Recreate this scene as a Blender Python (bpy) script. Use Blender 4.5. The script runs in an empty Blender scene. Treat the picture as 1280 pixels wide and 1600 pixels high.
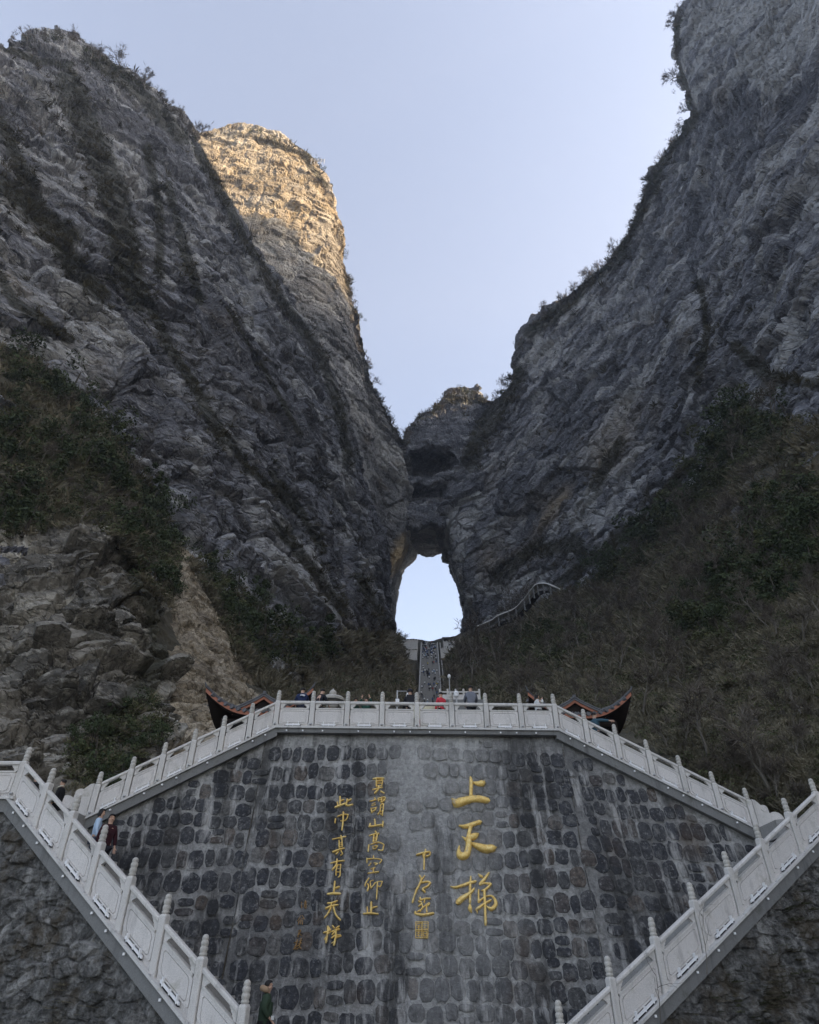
import bpy, math, random
import numpy as np
from mathutils import Vector, Matrix

SC = bpy.context.scene
# ------------------------------------------------------------------ camera, sky, sun, exposure
F, PITCH, CZ = 1000.0, math.radians(37.0), 1.55
CP, SP = math.cos(PITCH), math.sin(PITCH)
SUN_EL, SUN_AZ = math.radians(24.4), math.radians(103.5)      # azimuth clockwise from +Y
SKY_STRENGTH, SUN_STRENGTH, EXPOSURE = 0.15, 3.3, 1.56

cam_d = bpy.data.cameras.new("camera")
cam = bpy.data.objects.new("camera", cam_d)
SC.collection.objects.link(cam)
cam.location = (0, 0, CZ)
cam.rotation_euler = (math.pi / 2 + PITCH, 0, 0)
cam_d.sensor_fit = 'HORIZONTAL'
cam_d.sensor_width = 36.0
cam_d.lens = 36.0 * F / 1280.0
cam_d.clip_start, cam_d.clip_end = 0.1, 9000.0
SC.camera = cam

world = bpy.data.worlds.new("World")
SC.world = world
world.use_nodes = True
wn = world.node_tree
wn.nodes.clear()
sky = wn.nodes.new('ShaderNodeTexSky')
sky.sky_type = 'NISHITA'
sky.sun_disc = False
sky.sun_elevation = SUN_EL
sky.sun_rotation = SUN_AZ
sky.altitude = 300
sky.air_density, sky.dust_density, sky.ozone_density = 1.1, 4.2, 1.0
hs = wn.nodes.new('ShaderNodeHueSaturation')
hs.inputs['Hue'].default_value = 0.507
hs.inputs['Saturation'].default_value = 0.70
bg = wn.nodes.new('ShaderNodeBackground')
bg.inputs['Strength'].default_value = SKY_STRENGTH
wo = wn.nodes.new('ShaderNodeOutputWorld')
wn.links.new(sky.outputs[0], hs.inputs['Color'])
wn.links.new(hs.outputs[0], bg.inputs[0])
wn.links.new(bg.outputs[0], wo.inputs[0])

sun_d = bpy.data.lights.new("sun", 'SUN')
sun_d.energy, sun_d.angle, sun_d.color = SUN_STRENGTH, math.radians(0.5), (1.0, 0.71, 0.37)
sun = bpy.data.objects.new("sun", sun_d)
SC.collection.objects.link(sun)
SUN_DIR = Vector((math.sin(SUN_AZ) * math.cos(SUN_EL), math.cos(SUN_AZ) * math.cos(SUN_EL), math.sin(SUN_EL)))
sun.rotation_euler = SUN_DIR.to_track_quat('Z', 'Y').to_euler()
sun.location = (100, 0, 300)

SC.view_settings.view_transform = 'Standard'
SC.view_settings.look = 'None'
SC.view_settings.exposure = EXPOSURE
SC.view_settings.gamma = 1.0
SC.view_settings.use_curve_mapping = False
SC.render.engine = 'CYCLES'
SC.cycles.use_denoising = True
try:
    SC.cycles.denoiser = 'OPENIMAGEDENOISE'
except Exception:
    pass
SC.cycles.max_bounces = 6
SC.cycles.diffuse_bounces = 4

# ------------------------------------------------------------------ helpers
RNG = np.random.default_rng(7)
random.seed(7)

def P(px, py, Y):
    """World point at forward distance Y seen at picture position (px, py)."""
    u, v = (px - 640.0) / F, (800.0 - py) / F
    w = Y / (CP - v * SP)
    return np.array((u * w, Y, w * (SP + v * CP) + CZ))

def proj(A):
    A = np.asarray(A, float)
    x, y, z = A[..., 0], A[..., 1], A[..., 2] - CZ
    w = y * CP + z * SP
    up = -y * SP + z * CP
    w = np.where(np.abs(w) < 1e-6, 1e-6, w)
    return 640 + F * x / w, 800 - F * up / w, w

def PZ(px, py, Z):
    u, v = (px - 640.0) / F, (800.0 - py) / F
    w = (Z - CZ) / (SP + v * CP)
    return np.array((u * w, w * (CP - v * SP), Z))

def ray(px, py):
    u, v = (px - 640.0) / F, (800.0 - py) / F
    return np.array((u, CP - v * SP, SP + v * CP))

def link(o, parent=None):
    SC.collection.objects.link(o)
    if parent is not None:
        o.parent = parent
    return o

def tag(o, label=None, cat=None, group=None, kind=None):
    if label: o['label'] = label
    if cat: o['category'] = cat
    if group: o['group'] = group
    if kind: o['kind'] = kind
    return o

def empty(name, loc, rz=0.0):
    o = bpy.data.objects.new(name, None)
    o.location = loc
    o.rotation_euler = (0, 0, rz)
    o.empty_display_size = 0.2
    return link(o)

class MB:
    """Collects vertices and faces for ONE mesh."""
    def __init__(s):
        s.v, s.f, s.m = [], [], []
    def add(s, verts, faces, mat=0):
        b = len(s.v)
        s.v.extend([tuple(map(float, p)) for p in verts])
        for f in faces:
            s.f.append(tuple(i + b for i in f)); s.m.append(mat)
    def box(s, lo, hi, mat=0):
        (a, b, c), (d, e, f) = lo, hi
        s.add([(a,b,c),(d,b,c),(d,e,c),(a,e,c),(a,b,f),(d,b,f),(d,e,f),(a,e,f)],
              [(3,2,1,0),(4,5,6,7),(0,1,5,4),(1,2,6,5),(2,3,7,6),(3,0,4,7)], mat)
    def prism(s, poly, fn, n0, n1, mat=0):
        """poly: (s,h) loop; fn(s,h,n)->xyz; extruded from n0 to n1."""
        k = len(poly)
        vs = [fn(a, b, n0) for a, b in poly] + [fn(a, b, n1) for a, b in poly]
        fs = [tuple(range(k)), tuple(range(2 * k - 1, k - 1, -1))]
        fs += [(i, i + k, (i + 1) % k + k, (i + 1) % k) for i in range(k)]
        s.add(vs, fs, mat)
    def ring(s, outer, inner, fn, n0, n1, mat=0):
        k = len(outer)
        vs = [fn(a, b, n1) for a, b in outer] + [fn(a, b, n1) for a, b in inner] + \
             [fn(a, b, n0) for a, b in outer] + [fn(a, b, n0) for a, b in inner]
        fs = []
        for i in range(k):
            j = (i + 1) % k
            fs += [(i, j, j + k, i + k), (i + 2*k, j + 2*k, j, i), (i + k, j + k, j + 3*k, i + 3*k)]
        s.add(vs, fs, mat)
    def tube(s, pts, rads, n=5, mat=0, cap=True):
        pts = [np.asarray(p, float) for p in pts]
        rings = []
        for i, p in enumerate(pts):
            d = pts[min(i + 1, len(pts) - 1)] - pts[max(i - 1, 0)]
            d = d / (np.linalg.norm(d) + 1e-9)
            a = np.cross(d, (0, 0, 1.0)) if abs(d[2]) < .9 else np.cross(d, (1.0, 0, 0))
            a /= np.linalg.norm(a) + 1e-9
            b = np.cross(d, a)
            rings.append([p + rads[i] * (math.cos(2*math.pi*k/n) * a + math.sin(2*math.pi*k/n) * b) for k in range(n)])
        vs = [q for r in rings for q in r]
        fs = []
        for i in range(len(pts) - 1):
            for k in range(n):
                fs.append((i*n+k, i*n+(k+1) % n, (i+1)*n+(k+1) % n, (i+1)*n+k))
        if cap:
            fs.append(tuple(range(n-1, -1, -1)))
            fs.append(tuple((len(pts)-1)*n + k for k in range(n)))
        s.add(vs, fs, mat)
    def lathe(s, prof, c=(0, 0, 0), n=10, mat=0):
        vs = [(c[0] + r*math.cos(2*math.pi*k/n), c[1] + r*math.sin(2*math.pi*k/n), c[2] + z) for r, z in prof for k in range(n)]
        fs = [(i*n+k, i*n+(k+1) % n, (i+1)*n+(k+1) % n, (i+1)*n+k) for i in range(len(prof)-1) for k in range(n)]
        fs.append(tuple((len(prof)-1)*n + k for k in range(n)))
        s.add(vs, fs, mat)
    def mesh(s, name, mats, smooth=False):
        me = bpy.data.meshes.new(name)
        me.from_pydata(s.v, [], s.f)
        for m in (mats if isinstance(mats, (list, tuple)) else [mats]):
            me.materials.append(m)
        if any(s.m):
            me.polygons.foreach_set('material_index', np.array(s.m, np.int32))
        if smooth:
            me.polygons.foreach_set('use_smooth', np.ones(len(me.polygons), bool))
        me.update()
        return me
    def build(s, name, mats, parent=None, smooth=False, loc=None):
        o = bpy.data.objects.new(name, s.mesh(name, mats, smooth))
        if loc is not None: o.location = loc
        return link(o, parent)

def place(name, me, parent=None, loc=(0, 0, 0)):
    o = bpy.data.objects.new(name, me)
    o.location = loc
    return link(o, parent)

def np_mesh(name, V, T, mats, smooth=False):
    """Fast mesh from arrays: V (n,3), T (m,3) or (m,4)."""
    me = bpy.data.meshes.new(name)
    k = T.shape[1]
    me.vertices.add(len(V)); me.vertices.foreach_set('co', np.ascontiguousarray(V, np.float32).ravel())
    me.loops.add(T.size); me.loops.foreach_set('vertex_index', np.ascontiguousarray(T, np.int32).ravel())
    me.polygons.add(len(T)); me.polygons.foreach_set('loop_start', np.arange(0, T.size, k, dtype=np.int32))
    for m in (mats if isinstance(mats, (list, tuple)) else [mats]):
        me.materials.append(m)
    me.polygons.foreach_set('use_smooth', np.full(len(T), smooth, bool))
    me.update(calc_edges=True)
    return me

# ---- noise
def hsh(ix, iy, iz, seed):
    n = (ix.astype(np.int64) * 374761393 + iy.astype(np.int64) * 668265263 + iz.astype(np.int64) * 1440662683 + seed * 974634773) & 0xFFFFFFFF
    n = ((n ^ (n >> 13)) * 1274126177) & 0xFFFFFFFF
    n = ((n ^ (n >> 16)) * 2246822519) & 0xFFFFFFFF
    return ((n ^ (n >> 15)) & 0xFFFFFF) / float(0x1000000)

def vnoise(Q, seed=0):
    i = np.floor(Q); f = Q - i; i = i.astype(np.int64)
    f = f * f * f * (f * (f * 6 - 15) + 10)
    r = 0
    for a in (0, 1):
        for b in (0, 1):
            for c in (0, 1):
                wgt = (f[..., 0] if a else 1 - f[..., 0]) * (f[..., 1] if b else 1 - f[..., 1]) * (f[..., 2] if c else 1 - f[..., 2])
                r = r + wgt * hsh(i[..., 0] + a, i[..., 1] + b, i[..., 2] + c, seed)
    return r

def fbm(Q, octv=4, seed=0, gain=.5):
    r, amp, tot = 0, 1.0, 0
    for k in range(octv):
        r = r + amp * (vnoise(Q * (2.03 ** k) + 17.3 * k, seed + k) - .5); tot += amp; amp *= gain
    return r / tot * 2

def facet(Q, seed=0, tilt=.9, tone=False):
    """Blocky rock: every cell is a tilted plane at its own height."""
    base = np.floor(Q - .5).astype(np.int64)
    best = np.full(Q.shape[:-1], 1e9); second = np.full(Q.shape[:-1], 1e9)
    bi = np.zeros(Q.shape, np.int64); bo = np.zeros(Q.shape)
    for a in (0, 1):
        for b in (0, 1):
            for c in (0, 1):
                ci = base + np.array((a, b, c))
                j = np.stack([hsh(ci[..., 0], ci[..., 1], ci[..., 2], seed + s) for s in (1, 2, 3)], -1)
                off = Q - (ci + .5 + (j - .5) * .8)
                d = (off ** 2).sum(-1)
                m = d < best
                second = np.where(m, best, np.minimum(second, d))
                best = np.where(m, d, best)
                bi[m] = ci[m]; bo[m] = off[m]
    h = hsh(bi[..., 0], bi[..., 1], bi[..., 2], seed + 11) - .5
    g = np.stack([hsh(bi[..., 0], bi[..., 1], bi[..., 2], seed + 12 + s) - .5 for s in range(3)], -1)
    r_ = h + tilt * (g * bo).sum(-1)
    if not tone: return r_
    return r_, hsh(bi[..., 0], bi[..., 1], bi[..., 2], seed + 21), np.sqrt(second) - np.sqrt(best)

def tpar(k, n, lo=0, hi=0, few=26):
    """n samples over k control rows, only a few of them on the first lo and last hi spans"""
    a = [np.linspace(0, lo, few, endpoint=False)] if lo else []
    b = [np.linspace(k - 1 - hi, k - 1, few + 1)[1:]] if hi else []
    return np.concatenate(a + [np.linspace(lo, k - 1 - hi, n - few * (len(a) + len(b)))] + b)

def cr(A, n, axis=0, t=None):
    """Catmull-Rom resample of a control array along axis to n samples."""
    A = np.moveaxis(np.asarray(A, float), axis, 0)
    k = A.shape[0]
    t = np.linspace(0, k - 1, n) if t is None else t
    i = np.minimum(t.astype(int), k - 2); f = t - i
    ext = np.concatenate([2 * A[:1] - A[1:2], A, 2 * A[-1:] - A[-2:-1]])
    p0, p1, p2, p3 = ext[i], ext[i + 1], ext[i + 2], ext[i + 3]
    f = f.reshape((-1,) + (1,) * (A.ndim - 1))
    r = .5 * (2*p1 + (p2-p0)*f + (2*p0-5*p1+4*p2-p3)*f**2 + (3*p1-p0-3*p2+p3)*f**3)
    return np.moveaxis(r, 0, axis)

# ------------------------------------------------------------------ materials
def mat(name, build, rough=.9):
    m = bpy.data.materials.new(name)
    m.use_nodes = True
    nt = m.node_tree
    b = nt.nodes['Principled BSDF']
    b.inputs['Roughness'].default_value = rough
    b.inputs['Specular IOR Level'].default_value = .25
    build(nt, b)
    return m

class N:
    """Tiny node-graph helper."""
    def __init__(s, nt): s.nt = nt; s.l = nt.links
    def n(s, t, **kw):
        x = s.nt.nodes.new(t)
        for k, v in kw.items(): setattr(x, k, v)
        return x
    def put(s, sock, v):
        if hasattr(v, 'is_linked') or isinstance(v, bpy.types.NodeSocket): s.l.new(v, sock)
        else: sock.default_value = v
    def pos(s): return s.n('ShaderNodeNewGeometry').outputs['Position']
    def obj(s): return s.n('ShaderNodeTexCoord').outputs['Object']
    def rnd(s): return s.n('ShaderNodeObjectInfo').outputs['Random']
    def attr(s, a): return s.n('ShaderNodeAttribute', attribute_name=a).outputs['Fac']
    def mapping(s, v, scale, loc=(0, 0, 0), rot=(0, 0, 0)):
        m = s.n('ShaderNodeMapping'); s.l.new(v, m.inputs[0])
        m.inputs['Scale'].default_value = scale; m.inputs['Location'].default_value = loc; m.inputs['Rotation'].default_value = rot
        return m.outputs[0]
    def noise(s, v, sc, det=4, rough=.55, dist=0.0):
        x = s.n('ShaderNodeTexNoise'); s.l.new(v, x.inputs['Vector'])
        x.inputs['Scale'].default_value = sc; x.inputs['Detail'].default_value = det
        x.inputs['Roughness'].default_value = rough; x.inputs['Distortion'].default_value = dist
        return x.outputs[0]
    def ramp(s, f, stops, interp='LINEAR'):
        r = s.n('ShaderNodeValToRGB'); s.l.new(f, r.inputs[0]); r.color_ramp.interpolation = interp
        e = r.color_ramp.elements
        while len(e) > 1: e.remove(e[-1])
        for i, (p, c) in enumerate(stops):
            x = e[0] if i == 0 else e.new(p)
            x.position = p
            x.color = (c, c, c, 1) if isinstance(c, (int, float)) else (*c, 1)
        return r.outputs[0]
    def mix(s, f, a, b, mode='MIX'):
        x = s.n('ShaderNodeMix', data_type='RGBA', blend_type=mode)
        s.put(x.inputs[0], f)
        for sock, v in ((x.inputs[6], a), (x.inputs[7], b)):
            if isinstance(v, tuple): v = (*v, 1) if len(v) == 3 else v
            s.put(sock, v)
        return x.outputs[2]
    def math(s, op, a, b=0.0):
        x = s.n('ShaderNodeMath', operation=op); s.put(x.inputs[0], a); s.put(x.inputs[1], b)
        return x.outputs[0]
    def bump(s, b, h, strength=.5, dist=.1):
        x = s.n('ShaderNodeBump'); x.inputs['Strength'].default_value = strength; x.inputs['Distance'].default_value = dist
        s.l.new(h, x.inputs['Height']); s.l.new(x.outputs[0], b.inputs['Normal'])

def rock_mat(name, dark, mid, light, ochre, scale, bump_d, rot=(0, .55, .2), aniso=(.75, .75, 1.2)):
    def f(nt, b):
        g = N(nt); p = g.pos()
        st = g.mapping(p, aniso, rot=rot)
        n1 = g.noise(p, .02 * scale, 5, .6)
        n2 = g.noise(st, .11 * scale, 7, .66, .15)
        n3 = g.noise(p, .5 * scale, 5, .7)
        c = g.ramp(n2, [(.34, dark), (.47, mid), (.58, mid), (.70, light)])
        c = g.mix(g.ramp(n1, [(.35, 0), (.65, .55)]), c, tuple(x * .72 for x in mid))
        c = g.mix(g.math('MULTIPLY', g.ramp(n3, [(.50, 0), (.64, 1)]), .60), c, dark)
        tn = g.attr('tone')
        c = g.mix(g.ramp(tn, [(.30, .75), (.48, 0)]), c, tuple(x * .95 for x in dark))
        c = g.mix(g.ramp(tn, [(.52, 0), (.72, .72)]), c, light)
        n4 = g.noise(st, 1.0 * scale, 6, .75, .2)
        c = g.mix(g.ramp(n4, [(.52, 0), (.64, .45)]), c, light)
        c = g.mix(g.ramp(g.noise(g.mapping(st, (1.6, 1.6, .5), loc=(7, 7, 7)), .7 * scale, 6, .75, .3), [(.55, 0), (.63, .75)]), c, tuple(x * .7 for x in dark))
        streak = g.noise(g.mapping(p, (.22 * scale, .22 * scale, .02 * scale)), 1.0, 4, .6)
        c = g.mix(g.ramp(streak, [(.56, 0), (.68, .55)]), c, tuple(x * .55 for x in dark))
        wht = g.noise(g.mapping(st, (1, 1, 1), loc=(40, 3, 9)), .16 * scale, 7, .7, .4)
        c = g.mix(g.ramp(wht, [(.60, 0), (.70, .75)]), c, light)
        pat = g.noise(p, .05 * scale, 3, .6)
        c = g.mix(g.ramp(pat, [(.58, 0), (.75, .35)]), c, tuple(x * .6 for x in ochre))
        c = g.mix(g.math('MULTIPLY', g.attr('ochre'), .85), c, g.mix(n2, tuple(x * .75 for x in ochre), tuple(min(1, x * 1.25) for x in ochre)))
        veg = g.ramp(g.math('ADD', g.attr('veg'), g.math('MULTIPLY', g.math('SUBTRACT', n3, .5), .9)), [(.35, 0), (.66, .80)])
        c = g.mix(veg, c, g.mix(g.noise(p, .15 * scale, 3), (.050, .045, .034), (.062, .064, .038)))
        g.l.new(c, b.inputs['Base Color'])
        h = g.math('ADD', g.noise(st, .5 * scale, 8, .72, .1), g.math('MULTIPLY', n2, 1.5))
        wv = g.mix(.35, st, g.n('ShaderNodeTexNoise').outputs[1]) if False else st
        for sc, amt in ((.16, .55), (.42, .40)):
            vo = g.n('ShaderNodeTexVoronoi', feature='DISTANCE_TO_EDGE')
            nz = g.n('ShaderNodeTexNoise'); g.l.new(st, nz.inputs['Vector']); nz.inputs['Scale'].default_value = sc * 2 * scale; nz.inputs['Detail'].default_value = 4
            va = g.n('ShaderNodeVectorMath', operation='MULTIPLY_ADD'); g.l.new(nz.outputs[1], va.inputs[0]); va.inputs[1].default_value = (1.6 / (sc * scale) * .5,) * 3; g.l.new(st, va.inputs[2])
            g.l.new(va.outputs[0], vo.inputs['Vector']); vo.inputs['Scale'].default_value = sc * scale
            h = g.math('ADD', h, g.math('MULTIPLY', g.ramp(vo.outputs['Distance'], [(0, 0), (.07, 1)]), amt))
        g.bump(b, h, 1.0, bump_d)
    return mat(name, f, .95)

M = {}
M['cliff'] = rock_mat('limestone_cliff', (.115, .115, .130), (.240, .243, .268), (.56, .555, .55), (.42, .33, .20), 1.0, 1.1)
M['cliff_dark'] = rock_mat('dark_limestone_cliff', (.090, .094, .110), (.225, .230, .255), (.54, .54, .54), (.38, .30, .19), 1.0, 1.1)
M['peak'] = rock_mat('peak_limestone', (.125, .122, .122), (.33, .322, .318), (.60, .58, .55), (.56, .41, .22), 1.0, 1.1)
M['outcrop'] = rock_mat('outcrop_rock', (.066, .062, .055), (.285, .265, .228), (.55, .52, .45), (.34, .27, .17), 1.5, .35, (0, .9, .2), (.8, .8, 1.05))
M['tan'] = rock_mat('tan_rock', (.20, .165, .12), (.45, .375, .27), (.60, .52, .41), (.46, .37, .25), 3.0, .4, (0, .5, .2), (.8, .8, 1.1))

def soil(nt, b):
    g = N(nt); p = g.pos()
    n = g.noise(p, .12, 6, .7)
    c = g.ramp(n, [(.3, (.042, .039, .029)), (.5, (.085, .077, .057)), (.7, (.14, .122, .088))])
    rk = g.math('MULTIPLY', g.attr('ochre'), 1.0)
    c = g.mix(rk, c, g.ramp(g.noise(p, .5, 6, .7), [(.35, (.07, .068, .066)), (.6, (.24, .235, .23))]))
    g.l.new(c, b.inputs['Base Color']); g.bump(b, g.noise(p, .8, 6, .7), 1.0, .6)
M['soil'] = mat('hillside_soil', soil, 1.0)

def twig(cols, sc=.08):
    def f(nt, b):
        g = N(nt); p = g.pos()
        n = g.noise(p, sc, 4, .7)
        g.l.new(g.ramp(n, [(.3, cols[0]), (.5, cols[1]), (.7, cols[2])]), b.inputs['Base Color'])
        b.inputs['Specular IOR Level'].default_value = .1
    return f
M['brush'] = mat('dry_brush', twig([(.078, .070, .050), (.175, .158, .112), (.28, .245, .17)], .35), .95)
M['bark'] = mat('bark', twig([(.09, .08, .07), (.15, .135, .115), (.22, .20, .17)], .3), .95)
M['dark_bark'] = mat('dark_bark', twig([(.035, .030, .025), (.055, .047, .038), (.075, .065, .052)], .3), .95)
M['twig'] = mat('twigs', twig([(.075, .065, .054), (.12, .102, .085), (.17, .15, .125)], .3), .95)
M['leaf'] = mat('evergreen_leaf', twig([(.034, .040, .020), (.076, .084, .040), (.135, .138, .068)], .40), .75)
M['leaf_dark'] = mat('dark_pine_leaf', twig([(.026, .038, .020), (.050, .066, .033), (.085, .10, .05)], .4), .75)
M['scrub'] = mat('ledge_scrub', twig([(.045, .044, .030), (.078, .070, .046), (.115, .100, .062)], .1), .9)

def wall_common(g, p):
    """stain masks shared by mortar and stones, in world coordinates"""
    big = g.noise(p, .22, 5, .62)
    run = g.noise(g.mapping(p, (.9, .9, .07)), 1.0, 5, .65, .3)
    return big, run
def wash_mask(g, p):
    # limewash that ran down the middle of the wall: a stain with its own outline
    sx = g.n('ShaderNodeSeparateXYZ'); g.l.new(p, sx.inputs[0])
    x = g.math('ADD', sx.outputs[0], g.math('MULTIPLY', g.math('SUBTRACT', g.noise(g.mapping(p, (1.1, 1.1, .12)), 1.0, 5, .65), .5), 4.2))
    d = g.math('ABSOLUTE', g.math('SUBTRACT', x, 1.15))
    top = g.math('MULTIPLY', g.ramp(g.math('DIVIDE', sx.outputs[2], 10.0), [(.15, .45), (.5, .8), (.9, 1)]), 1.0)
    return g.math('MULTIPLY', g.ramp(g.math('DIVIDE', d, 6.0), [(.16, 1), (.50, 0)]), top)
def mortar(nt, b):
    g = N(nt); p = g.pos()
    big, run = wall_common(g, p)
    fine = g.noise(p, 7.0, 6, .7)
    c = g.ramp(fine, [(.3, (.16, .157, .15)), (.5, (.32, .315, .303)), (.7, (.50, .49, .472))])
    c = g.mix(g.ramp(big, [(.38, .65), (.54, 0)]), c, (.075, .075, .076))
    c = g.mix(g.math('MULTIPLY', wash_mask(g, p), .75), c, g.ramp(fine, [(.3, (.28, .277, .265)), (.7, (.56, .55, .53))]))
    c = g.mix(g.ramp(run, [(.52, 0), (.62, .75)]), c, (.040, .039, .038))
    c = g.mix(g.ramp(g.noise(g.mapping(p, (2.2, 2.2, .13), loc=(3, 1, 7)), 1.0, 5, .65), [(.56, 0), (.66, .75)]), c, (.52, .51, .49))
    c = g.mix(g.ramp(g.noise(p, .45, 4, .6), [(.60, 0), (.72, .6)]), c, (.10, .07, .045))
    c = g.mix(g.ramp(g.noise(g.mapping(p, (1, 1, .25), loc=(9, 2, 4)), 1.3, 5, .7), [(.62, 0), (.72, .6)]), c, (.48, .47, .45))
    c = g.mix(g.ramp(g.noise(p, 1.6, 5, .7), [(.64, 0), (.74, .8)]), c, (.028, .028, .022))
    g.l.new(c, b.inputs['Base Color'])
    g.bump(b, g.math('ADD', fine, g.noise(p, 25, 5, .7)), .9, .06)
M['mortar'] = mat('wall_mortar', mortar, .95)
M['fillet'] = M['mortar']
def stone(nt, b):
    g = N(nt); p = g.pos(); r = g.rnd()
    big, run = wall_common(g, p)
    fine = g.noise(p, 6.0, 7, .72)
    base = g.ramp(r, [(0, (.046, .049, .058)), (.25, (.078, .079, .085)), (.45, (.052, .055, .064)), (.64, (.12, .118, .114)), (.80, (.064, .067, .077)), (.90, (.14, .112, .092)), (1, (.21, .205, .196))])
    c = g.mix(g.ramp(fine, [(.40, .75), (.6, 0)]), base, (.022, .022, .024))
    c = g.mix(g.ramp(g.noise(p, 9.0, 6, .75), [(.54, 0), (.66, .75)]), c, (.29, .285, .275))
    c = g.mix(g.math('MULTIPLY', wash_mask(g, p), .80), c, g.ramp(fine, [(.3, (.19, .187, .178)), (.7, (.46, .45, .43))]))
    c = g.mix(g.ramp(run, [(.52, 0), (.62, .7)]), c, (.028, .028, .029))
    c = g.mix(g.ramp(g.noise(g.mapping(p, (2.2, 2.2, .13), loc=(3, 1, 7)), 1.0, 5, .65), [(.56, 0), (.66, .75)]), c, (.44, .43, .41))
    c = g.mix(g.ramp(g.noise(p, .45, 4, .6), [(.60, 0), (.72, .5)]), c, (.075, .05, .034))
    c = g.mix(g.ramp(g.noise(p, 2.6, 6, .75), [(.54, 0), (.66, .6)]), c, (.17, .168, .16))
    c = g.mix(g.ramp(g.noise(g.mapping(p, (1, 1, .25), loc=(9, 2, 4)), 1.3, 5, .7), [(.62, 0), (.72, .45)]), c, (.42, .41, .39))
    g.l.new(c, b.inputs['Base Color'])
    g.bump(b, g.math('ADD', fine, g.noise(p, 22, 5, .7)), .8, .05)
M['stone'] = mat('wall_stone', stone, .9)
def rubble(nt, b):
    g = N(nt); p = g.pos()
    big, run = wall_common(g, p)
    fine = g.noise(p, 4.5, 7, .72)
    c = g.ramp(fine, [(.34, (.048, .047, .045)), (.5, (.15, .147, .14)), (.66, (.34, .333, .315))])
    c = g.mix(g.ramp(g.noise(p, .42, 7, .72, 1.2), [(.53, 0), (.63, .85)]), c, (.52, .51, .485))
    c = g.mix(g.ramp(run, [(.58, 0), (.70, .7)]), c, (.022, .022, .022))
    c = g.mix(g.ramp(g.noise(g.mapping(p, (1, 1, 1), loc=(5, 8, 1)), .7, 5, .7), [(.50, 0), (.62, .75)]), c, (.090, .068, .040))
    g.l.new(c, b.inputs['Base Color'])
    g.bump(b, g.math('ADD', fine, g.noise(p, 18, 6, .7)), 1.0, .08)
M['rubble'] = mat('rough_stone_facing', rubble, .95)

def pale(base, var, stain):
    def f(nt, b):
        g = N(nt); p = g.pos()
        sp = g.noise(p, 55, 3, .6)
        c = g.mix(g.ramp(sp, [(.35, 0), (.65, 1)]), tuple(x * (1 - var) for x in base), tuple(min(.85, x * (1 + var)) for x in base))
        c = g.mix(g.math('MULTIPLY', g.ramp(g.rnd(), [(0, 0), (1, 1)]), .35), c, tuple(x * .80 for x in base))
        c = g.mix(g.ramp(g.noise(g.mapping(p, (3, 3, .5)), 1.0, 5, .7), [(.54, 0), (.75, stain)]), c, tuple(x * .45 for x in base))
        c = g.mix(g.ramp(g.noise(p, 2.2, 5, .7), [(.58, 0), (.75, stain)]), c, (base[0] * .50, base[1] * .50, base[2] * .42))
        g.l.new(c, b.inputs['Base Color'])
        g.bump(b, g.math('ADD', sp, g.noise(p, 14, 4, .6)), .35, .02)
    return f
M['granite'] = mat('pale_granite', pale((.61, .585, .55), .15, .75), .8)
M['panel'] = mat('pale_panel_stone', pale((.64, .61, .58), .20, .65), .85)
M['finial'] = mat('weathered_finial_stone', pale((.50, .475, .43), .22, .85), .85)
M['coping'] = mat('coping_stone', pale((.60, .585, .56), .14, .8), .85)
M['concrete'] = mat('grey_concrete', pale((.20, .20, .195), .2, .9), .9)
M['paving'] = mat('stone_paving', pale((.22, .215, .20), .2, .6), .9)
M['step'] = mat('stair_stone', pale((.32, .31, .295), .2, .6), .9)

def plain(c, rough=.7, var=.15, sc=12.0, metal=0.0):
    def f(nt, b):
        g = N(nt); p = g.obj()
        g.l.new(g.mix(g.noise(p, sc, 4), tuple(x * (1 - var) for x in c), tuple(min(.9, x * (1 + var)) for x in c)), b.inputs['Base Color'])
        b.inputs['Metallic'].default_value = metal
    return f
def gold(nt, b):
    g = N(nt); p = g.pos()
    n = g.noise(p, 9, 5, .7)
    c = g.ramp(n, [(.3, (.56, .33, .08)), (.5, (.80, .55, .16)), (.7, (.90, .72, .32))])
    c = g.mix(g.ramp(g.noise(p, 3.2, 4, .6), [(.60, 0), (.72, .8)]), c, (.36, .31, .23))
    g.l.new(c, b.inputs['Base Color'])
    b.inputs['Metallic'].default_value = .15
    b.inputs['Roughness'].default_value = .42
    b.inputs['Specular IOR Level'].default_value = .5
    g.bump(b, n, .3, .03)
M['gold'] = mat('gold_paint', gold, .4)
M['gold_old'] = mat('tarnished_gold_paint', lambda nt, b: plain((.33, .20, .08), .5, .4, 6)(nt, b), .5)
M['light_bar'] = mat('white_plastic', plain((.80, .80, .80), .4, .04), .4)
M['black_gap'] = mat('black_slot_shade', plain((.02, .02, .022), .6), .6)  # shade of the slots under the panels, as a plain dark colour
M['tile'] = mat('grey_roof_tile', plain((.115, .115, .12), .6, .35, 3), .7)
M['redwood'] = mat('faded_red_timber', plain((.33, .135, .085), .6, .25, 4), .7)
M['darkwood'] = mat('dark_timber', plain((.020, .014, .012), .6, .3, 4), .8)
M['metal'] = mat('grey_metal', plain((.40, .40, .40), .4, .1, 8, .6), .45)
M['sign'] = mat('cream_board', plain((.62, .58, .42), .6, .1), .6)
M['skin'] = mat('skin', plain((.52, .33, .24), .5, .08), .55)
M['hair'] = mat('black_hair', plain((.016, .013, .012), .4, .3, 40), .5)
M['eye'] = mat('dark_eyes', plain((.03, .02, .015), .3), .3)
_cl = {}
def cloth(c):
    if c not in _cl:
        _cl[c] = mat('cloth', plain(c, .9, .18, 9), .92)
    return _cl[c]

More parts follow.
